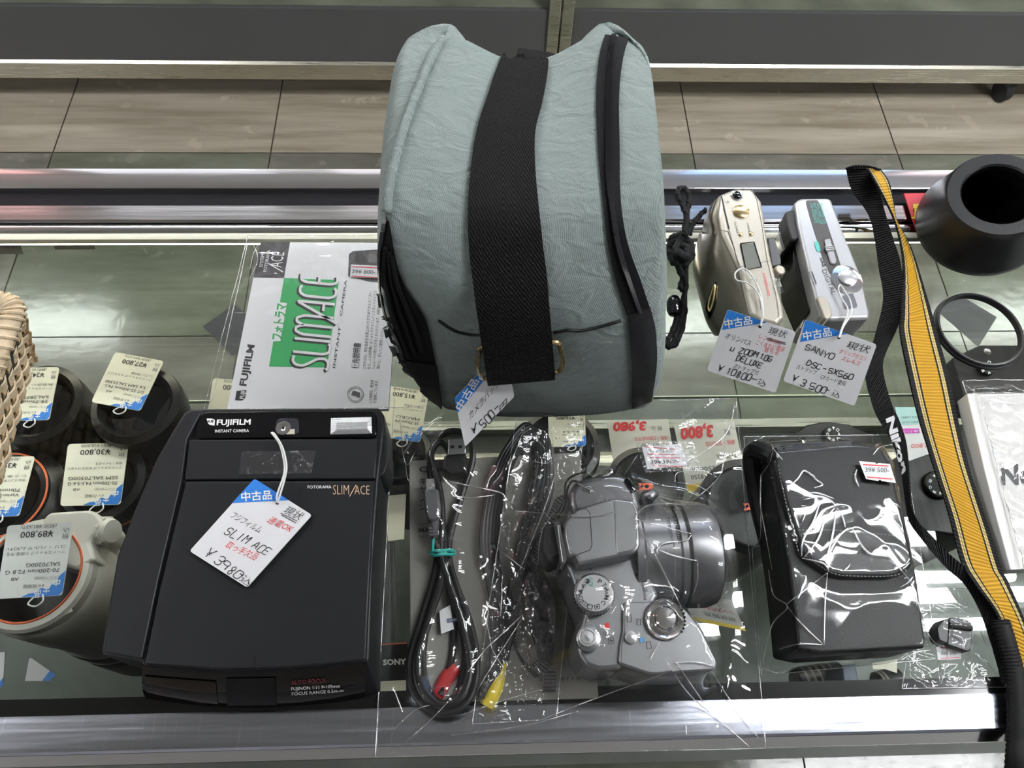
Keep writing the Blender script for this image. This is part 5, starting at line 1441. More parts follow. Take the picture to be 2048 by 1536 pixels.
# ================================================================ silver digital compact
ds = thing('digital_compact', 'silver digital compact camera with black rubber eyecup, standing right of the champagne compact', 'camera', P(1665, 560, 0))
SIL3 = mat('silver_bright', (0.50, 0.505, 0.515), 0.34, 0.55, bump=0.04, bump_s=2500)
HD = 0.043
b = MB(SIL3)
slab(b, [(1589, 404), (1600, 396), (1655, 395), (1663, 398), (1690, 470), (1722, 548), (1741, 628), (1738, 636), (1660, 640), (1642, 632), (1628, 588), (1612, 520), (1596, 450)], HD, 0.001, r=0.0025, n=3)
db = mk('body', b, ds, bevel=0.004, bseg=3)
b = MB(SIL3); slab(b, [(1612, 470), (1622, 470), (1640, 545), (1655, 610), (1654, 634), (1636, 630), (1620, 580), (1608, 520)], HD - .007, 0.002, r=.002); mk('back_shell', b, ds, bevel=.003)
LCDM = mat('screen_dark', (0.012, 0.011, 0.010), 0.12)
sp3 = plane3(P(1566, 505, .034), P(1584, 476, .05), P(1622, 618, .05))
b = MB(LCDM)
slab(b, [(1584, 470), (1612, 476), (1632, 610), (1618, 624), (1590, 560)], HD - .012, 0.001, r=.001); mk('screen', b, ds, bevel=.001)
b = MB(SIL3); slab(b, [(1556, 470), (1572, 446), (1590, 470), (1585, 480), (1565, 505)], HD - .016, 0.0015, r=.002); mk('rear_corner', b, ds, bevel=.003)
b = MB(SIL3); slab(b, [(1600, 655), (1614, 622), (1626, 616), (1632, 628), (1616, 668)], .02, .001, r=.001); mk('rear_foot', b, ds, bevel=.002)
b = MB(RUBBER); slab(b, [(1570, 424), (1580, 420), (1597, 418), (1610, 468), (1596, 478), (1583, 480), (1574, 452)], HD - .003, HD - .02, r=.002); ecu = mk('eyecup', b, ds, bevel=.002)
b = MB(RUBBER)
for k in range(7):
    t = k / 6; b.tube([P(1596 + 11 * t, 426 + 40 * t, HD - .002), P(1606 + 9 * t, 423 + 40 * t, HD - .006)], .0008, 5)
mk('eyecup_ribs', b, ecu)
# charcoal strip on the top plate
b = MB(mat('strip_grey', (0.06, 0.055, 0.052), 0.35)); q = rnd([V((x, y, 0)) for x, y in ((1611, 401), (1636, 400), (1652, 440), (1675, 510), (1686, 545), (1660, 548), (1640, 500), (1622, 440))], 5, 4)
decal(b, [(p.x, p.y) for p in q], flat(HD + .0003)); stp = mk('control_strip', b, ds, smooth=False)
b = MB(mat('mint_ink', (0.10, 0.5, 0.44), .5)); pr = flat(HD + .0005)
for k, (s, a, c) in enumerate((('MEGAPIXEL CLIP', (1640, 407), (1648, 448)), ('30 fps VIDEO CLIP', (1633, 407), (1642, 449)), ('BEST SELECT SHOT', (1626, 407), (1636, 448)), ('USB INTERFACE', (1619, 407), (1630, 446)))): text(b, s, a, c, 5, pr, None, up=(1, -.2))
mk('lettering', b, stp, smooth=False)
b = MB(SILL); slab(b, [(1649, 478), (1661, 476), (1674, 520), (1672, 527), (1662, 527), (1654, 500)], HD + .0018, HD, r=.0015); sl = mk('slide_switch', b, ds, bevel=.0008)
b = MB(SIL3)
for k in range(3): b.tube([P(1650 + k * 1.2, 494 + k * 3.5, HD + .0022), P(1666 + k * 1.2, 492 + k * 3.5, HD + .0022)], .0007, 5)
mk('switch_ribs', b, sl)
zr2 = puck((1693, 560), 0.0128, HD, HD + .0012, CHROME, 'zoom_ring', ds, sx=.9); puck((1695, 556), 0.0070, HD + .0012, HD + .0030, SILL, 'shutter_button', zr2)
b = MB(CHROME); slab(b, [(1683, 592), (1706, 586), (1715, 612), (1712, 616), (1688, 618)], HD + .0004, HD - .002, r=.001); mk('chrome_plate', b, ds, smooth=False)
b = MB(INK); pr = flat(HD + .0004)
text(b, 'SX5', (1640, 516), (1646, 534), 7, pr, INK, up=(1, -.3), bold=.02); text(b, 'DIGITAL', (1644, 540), (1664, 590), 10, pr, GREYINK, up=(1, -.35)); line(b, [(1618, 545), (1624, 543), (1633, 568), (1628, 570), (1618, 545)], 1.4, pr, INK)
decal(b, [(1628, 483), (1636, 482), (1642, 502), (1634, 504)], pr, mat('mint_ink'), r=3)
mk('marks', b, db, smooth=False)
b = MB(CHAMPM); slab(b, [(1634, 594), (1644, 590), (1658, 602), (1666, 632), (1650, 640)], HD + .002, HD - .01, r=.003); mk('thumb_rest', b, ds, bevel=.002)

# ================================================================ lens hood, ring, strap, book, basket
# ---- lens hood: tapered black tube
lh = thing('lens_hood', 'large black tapered lens hood standing with its open end up at the right edge', 'lens hood', P(1965, 470, 0))
HA, HB_ = P(1955, 452, 0.0125), P(1999, 387, 0.058)
hax = HB_ - HA; cxy = HA; HL_ = hax.length
HOODM = mat('hood_black', (0.010, 0.010, 0.011), 0.36, bump=0.05, bump_s=1500)
b = MB(HOODM)
b.lathe([(0.0420, 0), (0.0470, 0), (0.0485, 0.004), (0.0485, 0.010), (0.0385, HL_ - .006), (0.0378, HL_ - .002), (0.0365, HL_), (0.0275, HL_), (0.0262, HL_ - .0015), (0.0262, HL_ - .006), (0.0290, HL_ - .008), (0.0290, HL_ * .6), (0.0390, HL_ * .3), (0.0390, 0.001), (0.0420, 0)], cxy, hax, n=96)
shl = mk('shell', b, lh, angle=30)
b = MB(mat('felt_black', (0.003, 0.003, 0.003), 0.9, spec=.1)); b.lathe([(0.0284, HL_ - .009), (0.0284, HL_ * .58), (0.0384, HL_ * .28), (0.0384, 0.004), (.0001, .004)], cxy, hax, n=64); mk('felt_lining', b, lh)
# ---- filter ring lying on the glass
b = MB(BLACKP)
c1 = P(1953, 664, 0.0)
b.lathe([(0.0310, 0.0006), (0.0345, 0.0006), (0.0345, 0.0026), (0.0338, 0.0032), (0.0330, 0.0058), (0.0318, 0.0062), (0.0312, 0.0055), (0.0310, 0.0006)], c1, n=96)
o = mk('filter_ring', b, angle=30); tag(o, 'thin black filter ring lying on the glass in front of the lens hood', 'filter ring')
# ---- camera strap
GOLDW = (0.55, 0.30, 0.022); CRM = (0.62, 0.48, 0.19); KB = (0.006, 0.006, 0.006)
YEL = webbing('yellow_webbing', GOLDW, rib=2 * math.pi / 0.0026, chk=False, strength=.5,
              stripes=[(0, KB), (.11, CRM), (.155, KB), (.165, CRM), (.205, KB), (.25, GOLDW), (.74, KB), (.785, CRM), (.825, KB), (.835, CRM), (.875, KB)])
KWEB = webbing('strap_black', (0.006, 0.006, 0.0065), rib=2 * math.pi / 0.0022, chk=False, strength=.8)
cs_ = thing('camera_strap', 'yellow and black woven camera strap draped over the counter at the right', 'strap', P(1850, 800, 0))
def hstrap(pts, h): return spl([P(x, y, h_) for (x, y), h_ in zip(pts, h)], 5)
YL = [(1735, 337), (1750, 362), (1771, 400), (1789, 437), (1802, 485), (1808, 536), (1804, 627), (1801, 663), (1819, 755), (1838, 834), (1856, 894), (1878, 965), (1898, 1027), (1922, 1119), (1950, 1168), (1990, 1222), (2012, 1280), (2040, 1370), (2062, 1480), (2075, 1560)]
YR = [(1761, 337), (1778, 362), (1787, 397), (1794, 440), (1813, 474), (1830, 514), (1859, 609), (1876, 670), (1899, 755), (1917, 842), (1937, 928), (1962, 1007), (1982, 1069), (2004, 1139), (2015, 1160), (2050, 1240), (2075, 1310), (2105, 1390), (2130, 1490), (2145, 1560)]
hL = [.030, .034, .030, .022, .018, .016, .016, .015, .012, .010, .010, .010, .010, .012, .014, .014, .012, .010, .008, .0]
hR = [.030, .032, .026, .018, .012, .008, .006, .005, .005, .006, .008, .010, .012, .014, .014, .014, .012, .010, .008, .0]
b = MB(YEL); b.ribbon(hstrap(YL, hL), hstrap(YR, hR), 0.0014); mk('yellow_band', b, cs_, angle=50)
KL = [(1692, 337), (1705, 382), (1738, 433), (1751, 492), (1757, 536), (1766, 598), (1749, 674), (1731, 744), (1742, 799), (1754, 812 + 20), (1776, 869), (1794, 912), (1804, 958), (1811, 1008), (1818, 1042), (1838, 1072), (1873, 1115), (1898, 1141), (1930, 1170), (1962, 1225), (1982, 1284), (2003, 1367)]
KR = [(1733, 337), (1757, 375), (1771, 433), (1786, 477), (1800, 521), (1808, 590), (1799, 645), (1771, 707), (1767, 747), (1786, 815), (1796, 834), (1808, 868), (1814, 908), (1818, 970), (1822, 1010), (1834, 1040), (1856, 1064), (1898, 1107), (1940, 1143), (1972, 1182), (2000, 1230), (2022, 1310), (2024, 1372)]
KR = KR[:8] + KR[8:10] + KR[10:]
n_ = min(len(KL), len(KR)); KL = KL[:n_ - 1] + KL[-1:]; KR = KR[:n_ - 1] + KR[-1:]
hk = [.030, .020, .012, .008, .006, .005, .005, .005, .005, .006, .007, .008, .009, .009, .009, .009, .009, .009, .009, .008, .006, .004, .004][:n_]
hk2 = [h + (.010 if 1 < i < 6 else .004) for i, h in enumerate(hk)]
b = MB(KWEB); b.ribbon(hstrap(KL, hk), hstrap(KR, hk2), 0.0014); kb = mk('black_band', b, cs_, angle=50)
b = MB(KWEB); b.ribbon(spl([P(1690, 337, .030), P(1710, 332, .036), P(1740, 332, .036), P(1762, 338, .031)], 4), spl([P(1693, 341, .029), P(1712, 337, .034), P(1741, 337, .034), P(1760, 343, .030)], 4), .0014); mk('fold', b, cs_)
kbb = surf(kb)
b = MB(WHITEINK); text(b, 'Nikon', (1772, 838), (1803, 948), 17, onto(kbb, .0005, fallback=lambda x, y: P(x, y, .01)), WHITEINK, up=(1, -.42), bold=.05); mk('lettering', b, kb, smooth=False)
b = MB(KWEB); b.tube(spl([P(*p) for p in ((2000, 1240, .014), (2015, 1290, .013), (2028, 1340, .011), (2034, 1400, .009), (2034, 1470, .006), (2030, 1540, .0), (2030, 1580, -.03))], 14), [.0056 + .0005 * (i % 2) for i in range(85)], 14, flatz=.7); mk('cord_sleeve', b, cs_)
# ---- boxed booklet in a clear sleeve at the right edge
nb_ = thing('white_booklet', 'white booklet in a shiny clear sleeve cut off by the right edge', 'booklet', P(2080, 950, 0))
b = MB(mat('book_white', (0.66, 0.655, 0.63), 0.5)); slab(b, [(1934, 787), (2300, 787), (2330, 1120), (2021, 1140), (1994, 1040), (1967, 933)], .014, .0008, r=.0008); cv = mk('cover', b, nb_, bevel=.0006)
b = MB(INK); text(b, 'Neg', (2003, 969), (2086, 966), 40, flat(.0143), INK, bold=.035); mk('lettering', b, cv, smooth=False)
film('clear_sleeve', [(1921, 764), (2320, 764), (2340, 1128), (2016, 1146)], 50, 60, [cv], nb_, base=.002, gap=.0012, wr=.0016, freq=60, seed=12, relax=10,
     folds=[(1.2, [(1921, 764), (1945, 830), (1975, 930), (2000, 1030), (2018, 1142)]), (1.2, [(1935, 788), (1990, 786), (2060, 788)]), (1.0, [(1962, 792), (1985, 803), (2050, 808)]), (1.0, [(1930, 770), (1955, 788)]), (1.5, [(1990, 970), (2005, 1010), (2015, 1060)]), (1.2, [(1990, 940), (2030, 925)]), (1.2, [(2005, 1050), (2030, 1080), (2040, 1130)])], m=FILMX)
# ---- wicker basket at the left edge
WICK = mat('wicker', (0.62, 0.44, 0.25), 0.55, noise_c=.25, noise_s=140, bump=.4, bump_s=500)
WICKD = mat('wicker_pale', (0.70, 0.56, 0.38), 0.55, noise_c=.2, noise_s=140, bump=.4, bump_s=500)
wb = thing('wicker_basket', 'woven pale wicker basket cut off by the left edge', 'basket', P(-120, 900, 0))
HB = .088
R1 = P(36, 606, HB); R2 = P(-40, 790, HB); R0 = P(-420, 600, HB); R3 = P(-500, 800, HB)
B1 = P(66, 722, .002); B2 = P(-6, 1000, .002); B0 = P(-330, 715, .002); B3 = P(-430, 1010, .002)
def weave(name, ra, rb, ba, bb2, nv, nh):
    """woven side between rim edge ra-rb and base edge ba-bb2"""
    n = ((rb - ra).cross(ba - ra)).normalized()
    if n.dot((ra + rb) / 2 - (R0 + R3 + R1 + R2) / 4) < 0: n = -n
    q = lambda s, t: ra.lerp(rb, s).lerp(ba.lerp(bb2, s), t)
    b = MB(WICK)
    for i in range(nv + 1):
        s = i / nv; w_ = .30 / nv
        b.ribbon([q(s - w_, t / 30) + n * (.0016 * math.cos(math.pi * (t / 30 * nh - .5 + i))) for t in range(31)], [q(s + w_, t / 30) + n * (.0016 * math.cos(math.pi * (t / 30 * nh - .5 + i))) for t in range(31)], .0012, nrm=n)
    for j in range(nh):
        t = (j + .5) / nh; w_ = .36 / nh; K = nv * 6
        b.ribbon([q(k / K, t - w_) + n * (-.0022 * math.cos(math.pi * (k / K * nv + j))) for k in range(K + 1)], [q(k / K, t + w_) + n * (-.0022 * math.cos(math.pi * (k / K * nv + j))) for k in range(K + 1)], .0012, m=WICKD, nrm=n)
    return mk(name, b, wb, angle=50)
weave('woven_side', R1, R2, B1, B2, 7, 11)
weave('woven_side', R0, R1, B0, B1, 12, 9)
b = MB(mat('basket_lining', (0.01, .01, .01), .8))
dn = V((0, 0, -.012)); inn = lambda p: p.lerp((R0 + R1 + R2 + R3) / 4, .06)
b.prism([inn(R0) + dn, inn(R1) + dn, inn(R2) + dn, inn(R3) + dn], [inn(B0), inn(B1), inn(B2), inn(B3)]); mk('lining', b, wb, smooth=False)
b = MB(WICKD)
rim = rnd([R0, R1, R2, R3], .012, 6)
b.tube(rim, .0062, 12, closed=True, flatz=.9)
L_ = 0
for i in range(len(rim)):
    p, q_ = rim[i], rim[(i + 1) % len(rim)]; m_ = max(1, int((q_ - p).length / .006)); t = (q_ - p).normalized()
    for k in range(m_):
        c = p.lerp(q_, k / m_)
        if c.x < -.50: continue
        s = t.cross(V((0, 0, 1))).normalized(); ring = [c + t * (.0025 * math.sin(a)) + s * (.0068 * math.cos(a)) + V((0, 0, .0062 * math.sin(a))) for a in [2 * math.pi * z / 10 for z in range(10)]]
        b.tube(ring, .0012, 5, closed=True)
mk('rim', b, wb, angle=60)

# ---- red sale card under the hood
b = MB(mat('sale_red', (0.60, 0.012, 0.03), .45)); slab(b, [(1808, 387), (1925, 384), (1905, 474), (1838, 472), (1826, 440)], .0030, .0020)
o = mk('sale_card', b, smooth=False); tag(o, 'red card with a yellow character, lying on the far rail behind the lens hood', 'card')
b = MB(mat('sale_yellow', (.85, .6, .02), .5)); text(b, '買', (1822, 434), (1866, 434), 27, flat(.0033), None, cap=.85, bold=.04); b2 = mk('lettering', b, o, smooth=False); b2.location = (0, 0, 0)
# ================================================================ leather case in its clear bag
lc_ = thing('leather_case', 'black stitched leather camera case inside a shiny clear bag', 'camera case', P(1700, 1100, 0))
LE2 = mat('case_leather', (0.006, 0.006, 0.0068), 0.45, spec=.22, bump=0.15, bump_s=700)
HL = .046
b = MB(LE2)
slab(b, [(1535, 912), (1548, 892), (1600, 884), (1700, 880), (1765, 886), (1788, 925), (1805, 1010), (1830, 1130), (1852, 1285), (1850, 1296), (1640, 1308), (1596, 1298), (1588, 1220), (1575, 1120), (1556, 1020)], HL, ZB, r=.002, n=3); cbod = mk('pouch', b, lc_, bevel=.008, bseg=5)
b = MB(LE2)
slab(b, [(1546, 920), (1560, 900), (1700, 888), (1762, 894), (1784, 930), (1802, 1012), (1826, 1112), (1826, 1130), (1810, 1148), (1780, 1156), (1690, 1156), (1660, 1150), (1634, 1132), (1604, 1110), (1580, 1040)], HL + .0045, HL - .004, r=.002, n=3); cfl = mk('flap', b, lc_, bevel=.0025, bseg=4)
THR = mat('case_thread', (0.16, 0.16, 0.16), .6)
def stitches(pxs, h, parent, step=7.5, dash=4.5):
    b = MB(THR); pts = spl([V((*q, 0)) for q in pxs], 8); acc = 0
    for i in range(len(pts) - 1):
        seg = pts[i + 1] - pts[i]; L_ = seg.length; t = -acc
        while t < L_:
            if t >= 0:
                p = pts[i] + seg * (t / L_); q = p + seg.normalized() * dash
                b.tube([P(p.x, p.y, h), P(q.x, q.y, h)], .00035, 5)
            t += step
        acc = (L_ + acc) % step
    return mk('stitching', b, parent)
stitches([(1596, 1060), (1660, 1060), (1740, 1066), (1806, 1074)], HL + .0047, cfl)
stitches([(1612, 1112), (1640, 1132), (1664, 1146), (1700, 1152), (1780, 1152), (1812, 1142)], HL + .0047, cfl)
stitches([(1630, 1304), (1700, 1296), (1780, 1290), (1846, 1288)], HL - .001, cbod)
stitches([(1556, 930), (1566, 980), (1580, 1040), (1596, 1100)], HL + .0047, cfl)
b = MB(mat('case_emboss', (0.0015, 0.0015, 0.0015), 0.6, spec=.05)); text(b, 'OLYMPUS', (1655, 1105), (1780, 1110), 14, flat(HL + .0047), None, bold=.03); mk('embossing', b, cfl, smooth=False)
b = MB(LE2)
for k in range(1):
    b.tube(spl([P(*p) for p in ((1545, 912, .05), (1530, 905, .047), (1512, 900, .040), (1503, 920, .03), (1515, 1000, .02), (1540, 1100, .016))], 5), .006, 10)
mk('belt_loop', b, lc_)
cob = [o for o in bpy.data.objects if o.type == 'MESH' and o.parent is lc_]
pb2, pbb2 = film('plastic_bag', [(1486, 876), (1800, 872), (1872, 1318), (1520, 1352)], 90, 100, cob, None, base=.0022, gap=.0010, wr=.00022, freq=22, seed=21, m=FILM, relax=90, fold_r=.00048,
  folds=[(1.5, [(1575, 975), (1595, 958), (1607, 942), (1625, 952), (1632, 960), (1645, 970), (1628, 976)]), (1.6, [(1604, 988), (1620, 986), (1640, 988), (1668, 998)]), (1.6, [(1606, 1000), (1640, 994), (1662, 1002), (1670, 1015)]),
         (1.6, [(1640, 1000), (1628, 1040), (1606, 1080), (1604, 1112)]), (1.6, [(1670, 1015), (1650, 1040), (1635, 1080), (1608, 1115)]), (1.6, [(1672, 1018), (1665, 1070), (1650, 1125)]), (1.4, [(1673, 1015), (1685, 1035), (1690, 1055)]),
         (1.6, [(1696, 1056), (1676, 1075), (1658, 1110), (1657, 1140)]), (1.8, [(1697, 1056), (1706, 1060), (1722, 1090), (1740, 1108), (1766, 1112), (1780, 1116), (1800, 1138), (1822, 1165)]), (1.4, [(1604, 1116), (1630, 1122), (1648, 1128), (1658, 1142)]), (1.2, [(1604, 1044), (1614, 1016), (1602, 1012)]),
         (1.2, [(1686, 1143), (1694, 1136), (1700, 1128)]), (1.5, [(1714, 938), (1710, 955), (1718, 975)]), (1.0, [(1770, 1000), (1790, 1008), (1800, 1016)]), (1.0, [(1766, 1018), (1800, 1027)]), (1.0, [(1778, 1034), (1796, 1050), (1808, 1068)]), (1.0, [(1745, 910), (1760, 895), (1790, 888)]),
         (1.0, [(1655, 1145), (1650, 1200), (1648, 1290)]), (1.0, [(1655, 1145), (1610, 1180), (1575, 1208)]), (1.0, [(1575, 1212), (1605, 1250), (1645, 1288)]), (1.2, [(1560, 1298), (1600, 1288), (1646, 1290)]), (1.0, [(1494, 930), (1508, 950), (1525, 1030), (1545, 1140)]), (1.0, [(1538, 1140), (1548, 1190), (1576, 1214), (1545, 1250), (1525, 1330)]),
         (.9, [(1525, 1335), (1560, 1345), (1600, 1330)]), (1.0, [(1820, 1165), (1840, 1220), (1855, 1280)]), (.9, [(1800, 1320), (1830, 1305), (1862, 1300)]), (.9, [(1540, 888), (1552, 905), (1565, 920)])])
tag(pb2, 'clear shiny plastic bag round the black leather case', 'plastic bag')
st2 = thing('price_sticker', 'white sticker with red lines priced 500 yen on the leather case bag', 'price sticker', P(1755, 944, HL))
b = MB(PAPER); hs = HL + .0085
decal(b, [(1718, 922), (1750, 925), (1753, 928), (1757, 926), (1780, 928), (1792, 966), (1763, 962), (1760, 959), (1756, 962), (1732, 958)], flat(hs)); lb2 = mk('label', b, st2, smooth=False)
b = MB(REDINK); pr = flat(hs + .0002); line(b, [(1726, 929), (1777, 932)], 2.2, pr, REDINK); line(b, [(1734, 954), (1785, 958)], 2.2, pr, REDINK); text(b, '39¥ 500-', (1730, 944), (1778, 945), 10, pr, GREYINK); mk('lettering', b, lb2, smooth=False)
# ---- shoe cover in its own small bag
sc_ = thing('shoe_cover', 'small black plastic shoe cover in a small clear bag beside the leather case', 'camera part', P(1912, 1262, 0))
b = MB(BLACKP); slab(b, [(1898, 1236), (1905, 1234), (1936, 1240), (1944, 1248), (1944, 1298), (1936, 1304), (1894, 1290)], .010, ZB, r=.001); mk('plate', b, sc_, bevel=.001)
b = MB(BLACKP); b.tube([P(1900, 1250, .011), P(1942, 1256, .011)], .002, 8); mk('rail', b, sc_)
b = MB(BLACKP); slab(b, [(1874, 1256), (1886, 1240), (1898, 1236), (1896, 1288), (1878, 1280)], .013, ZB, r=.002); mk('knob', b, sc_, bevel=.002)
so = [o for o in bpy.data.objects if o.type == 'MESH' and o.parent is sc_]
pb3, _ = film('plastic_bag', [(1826, 1178), (1952, 1180), (2006, 1375), (1800, 1378)], 60, 60, so, None, base=.0022, gap=.0010, wr=.0012, freq=60, seed=33, relax=60,
  folds=[(1.0, [(1868, 1208), (1885, 1215), (1895, 1226)]), (1.0, [(1905, 1216), (1930, 1214), (1945, 1216)]), (1.2, [(1888, 1292), (1876, 1330), (1880, 1365)]), (1.0, [(1894, 1296), (1892, 1330), (1882, 1368)]), (1.1, [(1905, 1268), (1922, 1275), (1928, 1284)]), (1.0, [(1948, 1305), (1975, 1330), (1996, 1355)]), (.9, [(1855, 1265), (1870, 1285), (1890, 1292)]), (.9, [(1960, 1260), (1970, 1290)]), (.8, [(1850, 1350), (1862, 1345), (1870, 1338)])])
tag(pb3, 'small clear plastic bag around the black shoe cover', 'plastic bag')
b = MB(PAPER); slab(b, [(1872, 1294), (1922, 1291), (1922, 1318), (1876, 1320)], .0045, .0043); st3 = mk('price_sticker', b, smooth=False); tag(st3, 'small sticker with two red lines below the black shoe cover', 'price sticker')
b = MB(REDINK); pr = flat(.0047); line(b, [(1880, 1296), (1917, 1295)], 1.4, pr, REDINK); line(b, [(1882, 1317), (1920, 1315)], 1.4, pr, REDINK); text(b, '39¥ 300-', (1884, 1310), (1914, 1309), 7, pr, GREYINK); mk('lettering', b, st3, smooth=False)
# ================================================================ goods inside the showcase, under the glass
LBLK = mat('lens_black', (0.0055, 0.0055, 0.006), 0.33, spec=.4)
LRUB = mat('lens_rubber', (0.0045, 0.0045, 0.005), 0.55, spec=.3)
LGLS = mat('lens_glass', (0.010, 0.011, 0.014), 0.04, spec=.8)
ORNG = mat('orange_ring', (0.75, 0.16, 0.06), 0.35)
WLENS = mat('lens_white', (0.80, 0.77, 0.69), 0.4)
def lens(label, px, h, r, prof, parts=(), ribs=0, name='camera_lens', base=SH, dot=None, group='lenses standing on the glass shelf'):
    """upright lens; prof: (radius factor, metres below the top) of the barrel"""
    c = P(px[0], px[1], h)
    zb = GZ + base + .0005
    t = thing(name, label, 'lens', (c.x, c.y, zb), group)
    b = MB(LBLK)
    L_ = c.z - zb
    pr = [(r * k, -min(d, L_)) for k, d in prof] + [(r * prof[-1][0], -L_)]
    b.lathe([(r * .80, -.004), (r * .84, 0)] + pr, c, n=72, cap1=True); mk('barrel', b, t, angle=30)
    for nm, ra, za, rb, zb2, m in parts:
        b = MB(m); b.lathe([(ra * r, za), (rb * r, zb2)] if nm != 'front_glass' else [(ra * r, za), (rb * r, zb2), (.0001, zb2 + .003)], c, n=64); mk(nm, b, t)
    if ribs:
        b = MB(LRUB)
        for k in range(ribs):
            a = 2 * math.pi * k / ribs; q = c + V((math.cos(a) * r, math.sin(a) * r, -.004)); b.tube([q, q - V((0, 0, .012))], r * 2.1 / ribs, 4)
        mk('grip_ribs', b, t)
    if dot:
        b = MB(ORNG); q = P(*dot); b.lathe([(.0018, -.0008), (.0018, .0004), (.0001, .0006)], q, n=16); mk('index_dot', b, t)
    return t
def inner(m1=LBLK):
    return [('front_ring', .84, 0.0003, .74, -.004, LBLK), ('front_ring', .74, -.004, .70, -.012, LRUB), ('front_glass', .70, -.012, .35, -.012, LGLS)]
RP = lambda k=1: [('mount_ring', 1.003, -.004, 1.003, -.0075, ORNG)]
lens('black telephoto lens with its hood on, under the 27,800 yen tag', (270, 807), -.085, .0370, [(1.0, .002), (1.02, .006), (1.02, .02), (.84, .05), (.76, .19)], inner())
lens('black lens standing partly behind the wicker basket, top row', (72, 806), -.09, .0375, [(1.0, .002), (1.0, .02), (.97, .03), (.97, .19)], inner(), dot=(135, 858, -.098))
lens('black lens with an orange ring and ribbed collar, under the 30,800 yen tag', (203, 960), -.10, .0345, [(1.0, .002), (1.0, .02), (1.02, .026), (.9, .06), (.88, .18)], inner() + [('mount_ring', 1.012, -.0205, 1.012, -.024, ORNG)], ribs=90, dot=(279, 972, -.118))
lens('black lens with an orange ring at the left edge below the basket', (2, 990), -.10, .0365, [(1.0, .002), (1.0, .004), (1.25, .012), (1.25, .18)], inner() + [('mount_ring', 1.01, .0004, .965, .0006, ORNG)], dot=(88, 960, -.108))
lens('black lens with a thin orange ring under the lower left corner of the booklet', (486, 860), -.11, .0390, [(1.0, .003), (1.0, .18)], inner() + RP())
lens('small black lens under the cream tag right of the instant camera', (795, 905), -.13, .030, [(1.0, .003), (1.0, .18)], inner())
lens('wide black lens in the shade below the grey-green bag', (1120, 890), -.11, .036, [(1.0, .002), (1.0, .01), (1.04, .015), (1.04, .18)], inner())
t9 = lens('black capped lens behind the silver camera lens, orange mark on its cap', (1292, 965), -.12, .034, [(1.0, .002), (1.0, .18)], [('front_ring', .84, 0.0003, .80, -.002, LBLK), ('front_glass', .80, -.002, .5, -.002, LBLK)])
t10 = lens('large black capped lens left of the leather case, red mark on its cap', (1500, 1010), -.10, .042, [(1.0, .002), (1.0, .08), (.94, .084), (.94, .18)], [('front_ring', .84, 0.0003, .80, -.002, LBLK), ('front_glass', .80, -.002, .5, -.002, LBLK), ('name_ring', 1.004, -.100, 1.004, -.106, mat('ring_pale', (.5, .5, .5), .4))])
for t_, a, c_ in ((t9, (1290, 978), -.1165), (t10, (1500, 1018), -.0965)):
    b = MB(ORNG); text(b, 'α', (a[0] + 16, a[1] - 12), (a[0] - 14, a[1] - 10), 16, flat(c_), mat('alpha_orange', (.8, .12, .05), .4), bold=.05); mk('emblem', b, t_, smooth=False)
# ---- the white telephoto with tripod collar
c = P(62, 1146, -.062); zb = GZ + SH + .0005; L_ = c.z - zb
wl = thing('telephoto_lens', 'big white telephoto lens with a tripod collar, under the 89,800 yen tag', 'lens', (c.x, c.y, zb))
b = MB(WLENS)
b.lathe([(.0345, -.012), (.0350, 0), (.0362, .0003), (.0400, -.001), (.0418, -.004), (.0418, -.012), (.0414, -.0125), (.0418, -.013), (.0440, -.020), (.0440, -.062), (.0432, -.064), (.0432, -.108), (.0450, -.112), (.0450, -.120)], c, n=96); mk('barrel', b, wl, angle=30)
b = MB(ORNG); b.lathe([(.0346, .0004), (.0358, .0012), (.0364, .0002)], c, n=96); mk('mount_ring', b, wl)
b = MB(mat('mount_dark', (0.014, .008, .007), .3)); b.lathe([(.0346, -.002), (.0335, -.02), (.0300, -.03), (.0001, -.03)], c, n=72); mk('rear_cap', b, wl)
b = MB(LBLK); b.lathe([(.0452, -.120), (.0462, -.122), (.0462, -.140), (.0440, -.142), (.0440, -.150), (.0480, -.153), (.0495, -L_)], c, n=96); mk('lens_hood', b, wl, angle=30)
b = MB(WLENS); b.lathe([(.0464, -.138), (.0470, -.1395), (.0464, -.1415)], c, n=96); mk('front_band', b, wl)
b = MB(WLENS); slab(b, [(82, 1042), (98, 1024), (176, 1019), (192, 1024), (206, 1042), (196, 1066), (178, 1080), (190, 1120), (150, 1140), (90, 1120)], -.062, -.105, r=.003); mk('tripod_foot', b, wl, bevel=.003)
b = MB(WLENS); kx = P(196, 1062, -.075); b.lathe([(.0001, -.004), (.0075, -.004), (.0098, -.001), (.0098, .012), (.0085, .015), (.0001, .0155)], kx, V((.93, -.12, .34)), 28)
ax_ = V((.93, -.12, .34)).normalized(); u_ = ax_.orthogonal().normalized(); v_ = ax_.cross(u_)
for k in range(9):
    a = 2 * math.pi * k / 9; q = kx + u_ * (math.cos(a) * .0096) + v_ * (math.sin(a) * .0096); b.tube([q, q + ax_ * .011], .0016, 6)
mk('collar_knob', b, wl)
b = MB(ORNG); q = P(171, 1151, -.0662); b.lathe([(.0016, -.001), (.0016, .0005), (.0001, .0006)], q, n=16); mk('index_dot', b, wl)
b = MB(mat('barcode_label', (.6, .58, .52), .5)); decal(b, [(88, 1236), (140, 1212), (146, 1222), (94, 1247)], flat(-.0655)); lb = mk('barcode_label', b, wl, smooth=False)
b = MB(INK)
